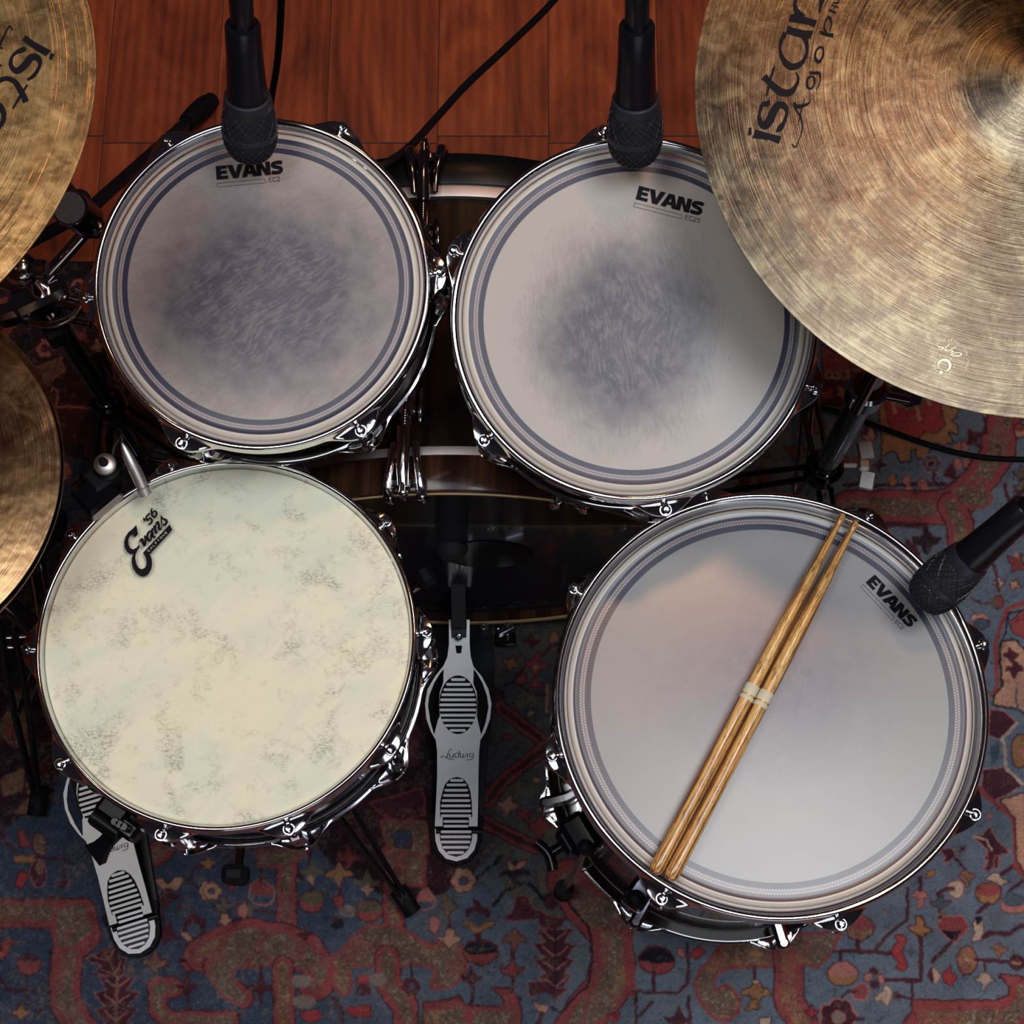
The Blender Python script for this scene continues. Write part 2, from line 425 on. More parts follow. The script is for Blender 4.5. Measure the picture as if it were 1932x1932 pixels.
pg('S', [(215, 210), (270, 250), (240, 310), (205, 370), (165, 350), (175, 270)], 'M'); el('M', 360, 240, 72, 120, 'P', 1.5); el('W', 375, 190, 34, 60)
pg('O', [(135, 70), (320, 75), (340, 105), (320, 135), (150, 130)], 'M', 2); ln('M', 6, [(330, 100), (600, 100), (590, 360)]); tul('M', 575, 330, 60, 180, None)
leafcol('M', 'H', 'P', [(960, 930), (1075, 1180)], 190, 2); leafcol('M', 'H', 'P', [(1075, 1170), (1075, 1760)], 205, 4)
ln('M', 6, [(1500, 560), (1520, 760)]); tul('M', 1530, 440, 130, 0, None); pg('T', [(1420, 290), (1480, 280), (1540, 340), (1600, 285), (1660, 280), (1680, 320), (1620, 380), (1590, 395), (1540, 360), (1490, 390), (1450, 330)], 'M', 2, 2)
band(38, [(1230, 200), (1500, 10)]); daisy('T', 'N', 1915, 395, 92)
tul('M', 1540, 780, 130, 20, None); tul('H', 1430, 1040, 110, 0)
pg('M', [(1770, 560), (1830, 640), (1900, 650), (1880, 770), (1690, 760), (1700, 660)], None); el('V', 1780, 750, 62, 62, 'M'); pg('T', [(1650, 770), (1720, 775), (1785, 860), (1850, 790), (1920, 770), (1880, 850), (1800, 880), (1740, 870)], 'M', 2)
ln('M', 8, [(1760, 880), (1760, 960)]); pom('K', 'R', 1765, 1040, 112, 85)
band(34, [(1600, 1270), (1450, 1270), (1450, 1470), (1560, 1570), (2100, 1570)]); ln('M', 7, [(1720, 1150), (1720, 1450)]); tul('M', 1715, 1260, 110, 0, None)
ln('M', 5, [(1940, 170), (1790, 180), (1740, 300), (1820, 380)]); tul('O', 1900, 130, 70, 0)
org(0, 1100, 3.22)
pg('H', [(95, 1400), (210, 1290), (330, 1290), (260, 1410)], 'M'); pg('W', [(0, 1220), (60, 1160), (160, 1130), (150, 1260), (40, 1300)], 'M'); pg('H', [(60, 780), (180, 760), (200, 900), (160, 1000), (60, 980), (20, 880)], 'M', 2, 2)
pg('W', [(40, 660), (200, 640), (230, 700), (140, 770)], 'M'); pg('R', [(120, 1520), (150, 1510), (190, 1590), (140, 1600)], 'M'); el('W', 250, 1590, 40, 70, 'M')
for k in range(5): pg('R' if k % 2 else 'W', [(0 + 40 * k, 860 + 30 * k), (50 + 40 * k, 840 + 30 * k), (70 + 40 * k, 900 + 30 * k), (20 + 40 * k, 930 + 30 * k)], 'K', 1.5)
ln('M', 6, [(0, 1500), (60, 1600), (100, 1620)])
# -- upper left, under the stands
org(0, 520, 4.39)
pg('S', [(110, 320), (170, 355), (90, 400), (130, 450), (60, 540), (30, 480), (60, 400)], 'K'); pg('R', [(-60, 200), (120, 190), (120, 290), (-60, 300)], 'K'); daisy('P', 'M', 385, 620, 75)
pg('W', [(280, 800), (520, 700), (550, 820), (330, 900)], 'P', 2); ln('P', 3.5, [(430, 980), (460, 945), (490, 970), (480, 1080)]); ln('P', 5, [(440, 1100), (760, 1105)]); pg('M', [(460, 1110), (780, 1115), (760, 1380), (540, 1390)])
pg('M', [(760, 1300), (860, 1290), (870, 1500), (720, 1500)], 'R', 3)
for k in range(7): daisy('H' if k % 2 else 'P', 'M', -100 + 190 * k, 60 + 40 * (k % 3), 55)
for k in range(8): tul('R' if k % 2 else 'H', 560 + 130 * k, 430 + 90 * (k % 3), 70, 40 * k)
# -- lower middle left
org(400, 1600, 4.83)
band(36, [(690, 120), (690, 800)]); pg('W', [(440, 40), (860, 20), (760, 130), (650, 170), (440, 150)], 'R', 6)
band(62, [(-80, 980), (120, 870), (330, 800), (680, 850), (860, 930), (1000, 1100), (960, 1240)]); band(36, [(20, 1080), (130, 1230), (290, 1370)])
pg('W', [(30, 960), (140, 860), (260, 740), (420, 740), (700, 790), (900, 900), (1010, 1050), (1060, 1180), (960, 1300), (880, 1280), (920, 1180), (800, 1080), (620, 1060), (250, 1080), (170, 1180), (330, 1380), (180, 1390), (20, 1220), (-30, 1080)], 'R', 6, 2)
band(38, [(660, 1080), (660, 1700)], 'H')
band(38, [(1660, 340), (1660, 800)]); pg('W', [(1130, 1010), (1200, 940), (1420, 730), (1570, 720), (1700, 740), (1800, 800), (1990, 900), (2200, 860), (2300, 1000), (2290, 1140), (2180, 1250), (2010, 1260), (2060, 1170), (1980, 1060), (1700, 1060), (1300, 1070), (1230, 1150), (1270, 1230), (1220, 1320), (1130, 1250), (1130, 1130)], 'R', 6, 2)
band(44, [(1600, 1000), (1620, 1260), (1760, 1430), (1780, 1700)]); pg('W', [(1580, 0), (1930, -40), (1930, 340), (1740, 330), (1600, 160)], 'R', 5)
ln('M', 5, [(180, 100), (180, 270)]); tul('R', 190, 330, 75, 180); pom('R', 'V', 455, 415, 110, 115, 'P'); ln('M', 6, [(460, 300), (460, 200)]); ln('M', 6, [(370, 580), (600, 580)])
daisy('T', 'V', 10, 400, 80); tul('G', 120, 530, 90, 0); pg('T', [(90, 610), (150, 600), (160, 655), (195, 665), (130, 715), (75, 665), (100, 650)], 'M', 2); pg('P', [(240, 560), (300, 500), (325, 570), (290, 650), (240, 610)], 'M', 2, 2); el('G', 345, 575, 30, 60)
ln('M', 7, [(890, 0), (900, 150)]); tul('G', 910, 230, 110, 180, None); pg('T', [(900, 245), (940, 290), (925, 340), (875, 290)], None); pom('G', 'R', 915, 490, 108, 95); ln('M', 5, [(910, 340), (915, 400)])
ln('M', 7, [(1170, 350), (1170, 470)]); tul('O', 1165, 250, 120, 180); el('R', 1160, 490, 48, 45, 'M'); ln('R', 7, [(1160, 500), (1200, 570)])
tul('R', 1240, 100, 100, 180); ln('E', 5, [(1240, 60), (1240, 180)]); tul('G', 1420, 310, 120, 0, None); tul('T', 1420, 380, 60, 0, None); pom('G', 'R', 1440, 570, 120, 95)
tul('M', 855, 780, 75, 0, None); el('K', 1150, 690, 60, 60); tul('M', 450, 1270, 100, 0); ln('M', 7, [(445, 1080), (455, 1420)]); pg('S', [(820, 1500), (880, 1480), (960, 1480), (1010, 1530), (960, 1570), (860, 1575)], 'M', 2)
pg('S', [(1330, 1190), (1370, 1180), (1380, 1120), (1400, 1180), (1480, 1180), (1440, 1220), (1400, 1240), (1340, 1230)], 'M', 2); el('M', 1390, 1290, 65, 55); pg('S', [(1240, 1450), (1440, 1440), (1450, 1530), (1320, 1545), (1240, 1510)], 'M', 2); ln('M', 6, [(1110, 1370), (1190, 1480), (1180, 1700)])
daisy('M', 'V', 1815, 1270, 80); ln('K', 5, [(1820, 1060), (1820, 1180)])
el('E', 820, 1210, 90, 60); el('E', 850, 1400, 110, 60); el('E', 1530, 1200, 80, 60); el('E', 1240, 580, 70, 50)
# -- lower middle
org(800, 1600, 4.83)
pg('R', [(380, 1440), (420, 1440), (560, 1450), (700, 1440), (740, 1400), (700, 1330), (620, 1270), (780, 1280), (870, 1380), (880, 1480), (870, 1700), (0, 1700), (0, 1410), (240, 1400), (320, 1355)], 'M', 4); pg('W', [(0, 1480), (340, 1470), (800, 1500), (820, 1420), (850, 1600), (820, 1700), (0, 1700)]); el('R', 410, 1540, 55, 60)
pom('D', 'R', 520, 950, 160, 105); ln('M', 12, [(500, 790), (510, 850)]); pg('M', [(440, 450), (500, 490), (600, 570), (600, 640), (390, 640), (390, 560), (470, 540)], None); el('V', 490, 640, 75, 55); pg('O', [(360, 670), (430, 680), (500, 740), (560, 670), (640, 665), (600, 720), (510, 780), (460, 780)], 'M', 2)
daisy('T', 'V', 360, 303, 108); pg('G', [(150, 410), (210, 420), (240, 480), (320, 545), (260, 570), (230, 630), (200, 620), (190, 560), (130, 540), (180, 500)], 'M', 2); ln('M', 8, [(235, 640), (230, 740)])
pg('T', [(210, 740), (265, 750), (270, 800), (335, 830), (270, 870), (235, 910), (190, 870), (125, 820), (195, 810)], 'M', 2.5); pom('P', 'V', 20, 470, 70, 90, 'P'); pg('P', [(60, 640), (120, 640), (150, 700), (100, 780), (55, 770)], 'M', 2)
tul('M', 440, 1180, 110, 0, None); ln('M', 7, [(450, 1240), (440, 1440)]); ln('M', 8, [(815, 900), (815, 1020)]); tul('H', 820, 850, 105, 180); tul('R', 805, 1110, 100, 0); ln('M', 7, [(800, 1190), (800, 1300)])
ln('D', 7, [(480, 290), (640, 140), (690, 60)]); ln('D', 8, [(640, 530), (740, 400), (850, 335), (960, 330), (1080, 460)]); el('M', 1150, 480, 55, 60, 'D'); tul('K', 830, 240, 140, 180, None); pg('T', [(760, 115), (790, 140), (820, 200), (860, 140), (930, 105), (880, 200), (790, 215)], 'M', 2)
pg('M', [(840, 440), (930, 440), (1000, 560), (1080, 600), (1180, 640), (1330, 630), (1220, 720), (1180, 790), (1050, 700), (1020, 640), (720, 665), (830, 540)], 'R', 1.6); leafcol('M', 'K', 'P', [(1190, 740), (1195, 1300)], 200, 4)
pg('M', [(950, 1220), (1110, 1210), (1200, 1270), (1300, 1290), (1200, 1380), (1080, 1340), (950, 1350)], 'P', 1.2); el('V', 1090, 1370, 90, 50); pg('T', [(990, 1420), (1140, 1440), (1090, 1500), (1050, 1500)], 'M', 2); ln('M', 9, [(1070, 1500), (1030, 1620)])
band(80, [(1330, 300), (1500, 560), (1690, 760), (1720, 1050), (1650, 1300), (1480, 1500), (1330, 1750)]); pg('W', [(1330, 420), (1800, 480), (1900, 760), (1780, 760), (1560, 740), (1420, 580)]); ln('D', 5, [(1230, 380), (1500, 740), (1530, 1000), (1490, 1250), (1240, 1500)])
pg('W', [(1600, 760), (1850, 760), (1880, 1200), (1700, 1500), (1450, 1650), (1500, 1400), (1640, 1150)], 'R', 5); pg('S', [(1660, 1510), (1720, 1530), (1790, 1500), (1760, 1570), (1710, 1590)], 'M', 2)
# -- below the floor tom
org(1180, 1600, 4.83)
ln('R', 26, [(0, 820), (30, 1300)]); pg('W', [(-60, 800), (-20, 800), (-10, 1300), (-60, 1300)])
pom('D', 'R', 275, 1020, 160, 120); ln('M', 9, [(255, 1130), (255, 1290)]); ln('M', 6, [(60, 1310), (480, 1310), (570, 1230), (560, 860)]); ln('M', 6, [(90, 1320), (90, 1600)]); ln('M', 6, [(120, 1530), (250, 1410)])
pg('P', [(470, 920), (520, 910), (540, 980), (500, 1000)], 'M', 2); pg('S', [(600, 940), (680, 900), (720, 950), (640, 1010), (590, 1000)], 'M', 2); tul('M', 480, 1560, 130, 0, None); ln('M', 7, [(575, 1350), (580, 1600)])
pg('W', [(900, 900), (1200, 850), (1440, 860), (1500, 1040), (1380, 1060), (1050, 1070), (880, 1100), (800, 1170), (790, 1290), (840, 1330), (910, 1270), (990, 1340), (1025, 1440), (940, 1550), (820, 1540), (700, 1400), (650, 1290), (660, 1180), (760, 1040)], 'R', 7, 2)
band(52, [(1480, 860), (1480, 1400), (1640, 1640)], 'H'); pg('W', [(1500, 820), (1940, 780), (1880, 930), (1740, 1080), (1560, 1040)], 'R', 6); el('O', 1190, 970, 70, 26)
tul('O', 1190, 1330, 130, 180); el('C', 1175, 1215, 24, 22, 'M', 2); ln('M', 7, [(1170, 1090), (1170, 1190)]); pg('O', [(1130, 1400), (1200, 1380), (1190, 1440), (1120, 1480), (1080, 1480), (1130, 1450)], 'M', 2); pg('C', [(1215, 1550), (1310, 1550), (1310, 1640), (1215, 1640)], 'M', 3); tul('S', 1690, 1490, 55, 0)
# -- lower right
org(1540, 1600, 4.93)
pom('R', 'H', 395, 745, 120, 108); ln('M', 9, [(375, 850), (380, 960)]); ln('M', 8, [(160, 960), (690, 975)]); ln('M', 6, [(550, 940), (680, 790), (830, 660), (830, 380)]); ln('M', 7, [(215, 990), (215, 1060)])
pom('P', 'O', 235, 1170, 135, 105); el('P', 225, 1120, 92, 62)
pg('S', [(730, 820), (800, 820), (815, 890), (790, 960), (830, 1100), (790, 1135), (730, 1120), (760, 1080), (690, 960), (760, 880)], 'M', 2.5, 2); tul('V', 870, 960, 70, 0, None)
pg('O', [(905, 640), (950, 640), (980, 690), (990, 740), (1060, 765), (990, 800), (965, 840), (930, 800), (850, 750), (920, 720)], 'M', 3.5); ln('M', 9, [(965, 840), (960, 1200)]); ln('M', 9, [(620, 1220), (960, 1230)]); ln('M', 6, [(880, 1240), (880, 1400), (760, 1385)])
pg('P', [(870, 440), (940, 400), (980, 400), (1040, 460), (980, 470), (990, 520), (940, 565), (925, 540), (940, 480)], 'M', 1.5); ln('M', 8, [(950, 280), (955, 390)]); pg('O', [(1020, 220), (1090, 210), (1080, 260), (1000, 290)], 'M', 2)
el('C', 1285, 390, 72, 75, 'R', 2.5); ln('M', 7, [(1270, 385), (1190, 390), (1110, 440)]); tul('V', 1140, 510, 90, 0); ln('M', 5, [(1145, 580), (1145, 660)])
pg('R', [(1120, 740), (1180, 650), (1330, 640), (1400, 740), (1360, 800), (1270, 870), (1200, 830)], 'P', 2, 2); pg('D', [(1140, 760), (1250, 770), (1350, 760), (1280, 860), (1230, 850)], None); ln('M', 8, [(1240, 880), (1080, 1060)])
pg('H', [(1310, 260), (1370, 200), (1400, 240), (1460, 260), (1410, 310), (1390, 360), (1350, 320)], 'M', 2); ln('M', 6, [(1370, 200), (1270, 90)]); pg('C', [(1570, 290), (1640, 240), (1670, 240), (1700, 290), (1770, 310), (1700, 360), (1650, 330)], 'M', 2)
pom('R', 'O', 1590, 425, 112, 92); ln('M', 8, [(1590, 520), (1480, 600)]); ln('M', 8, [(1770, 420), (1890, 300)]); el('P', 1830, 520, 130, 85, 'M', 2); el('V', 1820, 480, 105, 70); ln('M', 8, [(1700, 250), (1840, 160)])
pg('C', [(1440, 700), (1500, 640), (1540, 760), (1520, 860), (1430, 880), (1460, 790)], 'M', 2); pg('D', [(1460, 640), (1530, 630), (1500, 730), (1470, 720)]); ln('M', 9, [(1540, 830), (1600, 790), (1790, 800), (1880, 730), (1960, 735)])
pg('H', [(1680, 880), (1750, 930), (1770, 945), (1710, 960), (1680, 1030), (1655, 960), (1610, 930)], 'M', 2); el('H', 1385, 1050, 88, 130, 'M', 3); el('T', 1385, 1050, 22, 26); el('W', 1385, 1120, 45, 50); ln('M', 8, [(1470, 1045), (1790, 1060)]); el('M', 1850, 1070, 75, 80); ln('T', 5, [(1810, 1070), (1880, 1070)]); ln('M', 6, [(1555, 1060), (1560, 1150)])
pg('C', [(1460, 1225), (1530, 1165), (1590, 1170), (1640, 1230), (1580, 1250), (1550, 1330), (1530, 1240)], 'M', 1.5); pg('M', [(1010, 1180), (1080, 1100), (1090, 1260), (1050, 1250)]); pg('C', [(1080, 1110), (1150, 1180), (1090, 1270), (1070, 1200)], 'M', 1); pg('S', [(1160, 1180), (1230, 1090), (1240, 1160), (1280, 1190), (1240, 1290), (1180, 1240)], 'M', 2)
el('P', 460, 1210, 34, 40, 'M', 2); el('P', 590, 1220, 36, 40, 'M', 2); el('M', 525, 1150, 44, 44); el('M', 525, 1280, 46, 46); el('V', 525, 1210, 30, 40); el('R', 400, 1345, 66, 70, 'P', 2); ln('M', 6, [(380, 1350), (290, 1330), (210, 1410)])
pg('C', [(530, 1390), (600, 1350), (640, 1280), (700, 1350), (690, 1410), (650, 1480), (620, 1420), (550, 1430)], 'M', 1.5); el('M', 740, 1380, 34, 34); daisy('M', 'E', 190, 1570, 165, 'P', 7); ln('M', 8, [(340, 1590), (420, 1590)])
pg('R', [(890, 1420), (1640, 1435), (1780, 1370), (1790, 1290), (1700, 1190), (1850, 1190), (1960, 1240), (1960, 1700), (740, 1700), (890, 1520)], 'M', 4); pg('W', [(950, 1510), (1720, 1510), (1850, 1400), (1860, 1260), (1960, 1280), (1960, 1480), (1800, 1700), (900, 1700)]); pg('H', [(960, 1520), (1360, 1520), (1380, 1700), (900, 1700)])
el('E', 640, 600, 24, 20); pg('M', [(1540, 100), (1620, 0), (1780, 30), (1690, 90), (1660, 190), (1540, 210), (1590, 120)], 'P', 1.5); pg('M', [(1100, 0), (1260, 20), (1290, 90), (1180, 150), (1200, 80)], 'P', 1.5)
pg('T', [(1880, -60), (1990, -60), (1990, 260), (1920, 200)], 'D', 5); ln('R', 9, [(1855, -60), (1850, 80), (1880, 230), (1960, 280)])
# -- right strip
org(1832, 1050, 2.97)
pg('T', [(170, 490), (240, 480), (300, 560), (300, 880), (240, 850), (120, 830), (150, 760), (180, 740), (150, 560)], 'D', 4); ln('R', 9, [(300, 260), (190, 310), (150, 430), (125, 500), (140, 730), (110, 790)]); ln('D', 4, [(300, 300), (200, 330), (190, 440), (150, 510), (165, 740), (120, 800)])
tul('M', 215, 560, 36, 0); tul('M', 235, 640, 46, 180); ln('V', 4, [(240, 740), (250, 860), (300, 870)]); pg('M', [(100, 860), (180, 870), (240, 940), (160, 1030), (90, 1010)], 'P', 2); pg('M', [(60, 1200), (190, 1190), (275, 1290), (190, 1340), (120, 1370), (50, 1310)], 'P', 2)
ln('C', 6, [(160, 1030), (245, 940)]); ln('C', 6, [(170, 1030), (185, 1190), (280, 1280)]); el('O', 270, 1100, 50, 90, 'M'); el('P', 280, 1105, 30, 18); pg('V', [(100, 1060), (140, 1060), (150, 1150), (100, 1170)])
ln('R', 10, [(40, 1310), (150, 1400), (230, 1470), (245, 1740), (300, 1800)]); pg('T', [(160, 1370), (290, 1330), (300, 1780), (250, 1700), (240, 1470)], 'D', 3); pg('M', [(0, 1580), (60, 1560), (100, 1520), (140, 1600), (200, 1660), (130, 1680), (110, 1750), (70, 1760), (90, 1650)], 'P', 1.5, 2); ln('C', 4, [(0, 1575), (80, 1590), (105, 1650)])
el('P', 95, 1460, 16, 16, 'M', 1); pg('T', [(0, 335), (60, 325), (100, 360), (70, 370), (0, 362)], 'M', 1.5); pom('V', 'V', 50, 385, 40, 25); el('R', 145, 262, 26, 34, 'M'); el('G', 122, 262, 20, 30); ln('M', 4, [(0, 240), (50, 270), (100, 265)]); tul('C', 150, 150, 32, 0); tul('T', 240, 165, 32, 20); ln('M', 5, [(130, 60), (150, 200)]); tul('R', 250, 40, 48, 20); pg('R', [(210, 380), (290, 300), (300, 460), (230, 440)], 'D', 2)
# -- upper right
org(1540, 640, 4.2)
pg('R', [(40, 60), (360, 240), (300, 340), (40, 330)], 'K'); pg('M', [(40, 350), (300, 345), (200, 540), (40, 530)], 'K'); 
for k in range(5): el('H', 90 + 60 * k, 300, 28, 34, 'T', 1.2); el('M', 90 + 60 * k, 300, 12, 16)
for k in range(6): el('R' if k % 2 else 'H', 60 + 45 * k, 130 + 22 * k, 16, 20, 'K', 1)
tul('R', 80, 450, 60, 20); tul('O', 200, 430, 60, 60)
pg('O', [(480, 500), (560, 450), (1110, 560), (1100, 620), (1060, 650), (1110, 700), (1100, 760), (1020, 740), (1060, 820), (1000, 850), (930, 820), (900, 880), (850, 950), (790, 950), (780, 870), (730, 890), (735, 970), (660, 985), (630, 920), (590, 890), (510, 930), (520, 820), (500, 700), (490, 600)], 'K', 3)
pg('S', [(530, 460), (600, 470), (960, 500), (990, 640), (1000, 700), (940, 760), (850, 750), (790, 800), (700, 770), (600, 740), (560, 650)], 'K', 2); pg('D', [(540, 380), (860, 440), (820, 540), (700, 560), (620, 500)], 'E', 3); ln('T', 7, [(600, 490), (615, 600)]); ln('T', 7, [(790, 570), (805, 640)]); ln('T', 5, [(870, 480), (885, 530)])
pom('M', 'T', 410, 765, 52, 60); pg('T', [(420, 700), (460, 770), (420, 830), (400, 780)], None); pg('R', [(180, 930), (240, 950), (240, 1030), (150, 1080)], 'M', 2); el('R', 305, 965, 20, 20, 'M', 2); tul('M', 500, 1010, 60, 90, None)
for a, b in ((1100, 870), (1170, 850), (1110, 1000), (1190, 1000)): el('P', a, b, 32, 50, 'M', 1.5, 30 if b < 900 else -20)
daisy('V', 'M', 905, 1000, 75, 'P'); pg('M', [(980, 1090), (1060, 990), (1100, 1080), (1090, 1120)], None); tul('M', 1245, 800, 95, 60, None); ln('M', 8, [(215, 1170), (1060, 1165), (1090, 1110)]); ln('M', 6, [(425, 1180), (430, 1260)]); ln('M', 6, [(920, 1070), (925, 1160)])
for a, b in ((595, 1130), (710, 1130), (720, 1210), (830, 1170), (850, 1200)): el('P' if a > 600 else 'O', a, b, 34, 40, 'M', 1.5)
band(60, [(250, 1340), (960, 1345), (1120, 1300), (1300, 1100), (1420, 930), (1440, 780), (1500, 560)]); band(48, [(1060, 1330), (1130, 1480), (1140, 1640)]); pg('W', [(1080, 1200), (1300, 1130), (1370, 1280), (1300, 1340), (1150, 1330)], 'R', 6)
ln('M', 10, [(540, 1480), (850, 1485), (860, 1560)]); tul('K', 860, 1600, 110, 0, 'M'); ln('K', 8, [(855, 1560), (850, 1700)])
pom('R', 'T', 1600, 735, 40, 52); ln('M', 6, [(1320, 620), (1340, 760), (1200, 760)]); tul('G', 1610, 1080, 60, 0); tul('G', 1620, 1180, 60, 0); ln('M', 7, [(1480, 1150), (1510, 1300), (1640, 1200)]); tul('R', 1580, 1780, 75, 30); el('T', 1580, 1720, 18, 20); ln('M', 6, [(1390, 1780), (1420, 1900)]); tul('R', 1580, 1500, 60, 0); tul('T', 1320, 590, 36, 0)
pg('H', [(0, 580), (60, 700), (0, 760)], 'M'); pom('R', 'T', -90, 700, 60, 60); tul('H', -150, 900, 100, 10); pg('R', [(-200, 1150), (20, 1080), (60, 1240), (-150, 1260)], 'M', 4); tul('P', -60, 1130, 50, 0)
# -- middle, beside the pedal
org(640, 1180, 4.2)
tul('O', 1365, 310, 62, 20); tul('R', 1560, 310, 95, 10); el('P', 1560, 345, 22, 20); el('O', 1705, 110, 34, 48, 'M'); el('R', 1440, 425, 40, 45, 'M'); tul('R', 1560, 470, 60, 0); tul('M', 1520, 130, 80, 0, None)
ln('M', 5, [(1480, 330), (1380, 450), (1300, 480)]); ln('M', 5, [(1740, 130), (1600, 240)]); ln('M', 5, [(1440, 480), (1520, 560), (1640, 560)]); el('G', 1480, 610, 90, 60)
band(22, [(1280, 660), (1580, 890), (1620, 980)], 'M'); band(22, [(1620, 980), (1300, 1240), (1180, 1400)], 'M'); ln('T', 4, [(1650, 480), (1640, 700)])
tul('T', 1340, 1430, 85, 10); tul('R', 1590, 1590, 95, 0); pg('R', [(1420, 1480), (1520, 1480), (1490, 1550), (1440, 1540)], 'M', 2); el('T', 1525, 705, 22, 18, 'M', 1); el('T', 1560, 1225, 20, 18, 'M', 1); band(22, [(1150, 1560), (1300, 1640), (1560, 1760)], 'M')
pg('M', [(250, 1420), (650, 1300), (680, 1500), (420, 1560)], 'R', 3); pg('W', [(330, 1560), (700, 1560), (700, 1800), (400, 1800)], 'R', 4); pg('N', [(420, 1640), (560, 1640), (560, 1760), (450, 1760)], 'M', 3); tul('R', 80, 1860, 70, 180); pg('M', [(420, 700), (640, 800), (640, 1100), (400, 1200)], 'K', 3)
el('M', 1250, 560, 60, 60); el('R', 1330, 900, 36, 26, 'K', 2)
# rosettes in the parts the drums mostly hide
rr = np.random.RandomState(11); ORG = (0, 0, 1.0)
def hidden(u, v):
    if 560 < v < 1560 and 60 < u < 770: return True
    if 940 < v < 1700 and 1080 < u < 1820: return True
    if v < 1150 and 230 < u < 1500: return True
    return False
for k in range(330):
    u, v = rr.uniform(-40, 1960), rr.uniform(450, 1700)
    if not hidden(u, v): continue
    c = 'RHOPMGHM'[rr.randint(8)]; s = rr.uniform(10, 19)
    (daisy(c, 'V', u, v, s) if k % 3 == 0 else tul(c, u, v, s, rr.uniform(0, 360)) if k % 3 == 1 else pom(c, 'R', u, v, s * 1.1, s))
for k in range(70):
    u, v = rr.uniform(0, 1930), rr.uniform(1600, 1930); pxc = IMG[int(v - V0), int(u - U0)]
    if pxc[2] > pxc[0] * 1.15 and IMG[int(v - V0) - 14, int(u - U0), 2] > IMG[int(v - V0) - 14, int(u - U0), 0]:
        tul('MKVHGM'[rr.randint(6)], u, v, rr.uniform(5, 9), rr.uniform(0, 360), None); ln('M', 1.6, [(u, v), (u + rr.uniform(-16, 16), v + rr.uniform(8, 18))])
# worn pile: lighter flecks inside the brown and red, pale abrasion along the weave
n1 = vnoise(3.0, 21); n2 = vnoise(7.0, 22); n3 = vnoise(46, 23); n4 = vnoise(2.2, 24)
brown = (np.abs(IMG - PAL['W']).sum(2) < 1e-4) | (np.abs(IMG - PAL['H']).sum(2) < 1e-4)
fl_ = np.clip((n1 * .6 + n4 * .5 - .66) * 7, 0, 1) * brown
IMG = IMG * (1 - fl_[..., None] * .6) + PAL['C'] * fl_[..., None] * .6
oc = np.clip((n2 * .5 + n3 * .7 - .72) * 5, 0, 1) * brown
IMG = IMG * (1 - oc[..., None] * .55) + PAL['O'] * oc[..., None] * .55
red = brown * np.clip((vnoise(24, 29) - .6) * 6, 0, 1)
IMG = IMG * (1 - red[..., None] * .5) + PAL['R'] * red[..., None] * .5
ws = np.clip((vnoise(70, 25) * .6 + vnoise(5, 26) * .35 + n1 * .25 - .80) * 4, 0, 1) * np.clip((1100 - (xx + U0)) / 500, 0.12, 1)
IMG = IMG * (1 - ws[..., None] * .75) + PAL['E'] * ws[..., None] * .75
lum_ = IMG.mean(2, keepdims=True); IMG = (IMG * .80 + lum_ * .20) * (.58 + .36 * np.clip((xx + U0 - 900) / 800, 0, 1)[..., None])  # colour scaled up towards the right, light falloff painted into the rug
IMG = (IMG + np.roll(IMG, 1, 0) + np.roll(IMG, 1, 1) + np.roll(IMG, -1, 0) + np.roll(IMG, -1, 1) + np.roll(np.roll(IMG, 2, 0), 2, 1) * .5 + np.roll(np.roll(IMG, -2, 0), -2, 1) * .5) / 6
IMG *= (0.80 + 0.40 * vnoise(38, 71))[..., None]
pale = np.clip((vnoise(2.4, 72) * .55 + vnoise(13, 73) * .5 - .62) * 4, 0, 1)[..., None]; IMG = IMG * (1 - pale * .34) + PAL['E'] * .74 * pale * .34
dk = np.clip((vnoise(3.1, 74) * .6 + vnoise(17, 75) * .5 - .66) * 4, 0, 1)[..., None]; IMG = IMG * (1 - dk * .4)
IMG *= (0.78 + 0.44 * (vnoise(2.0, 27) * .5 + vnoise(4.5, 28) * .5))[..., None]
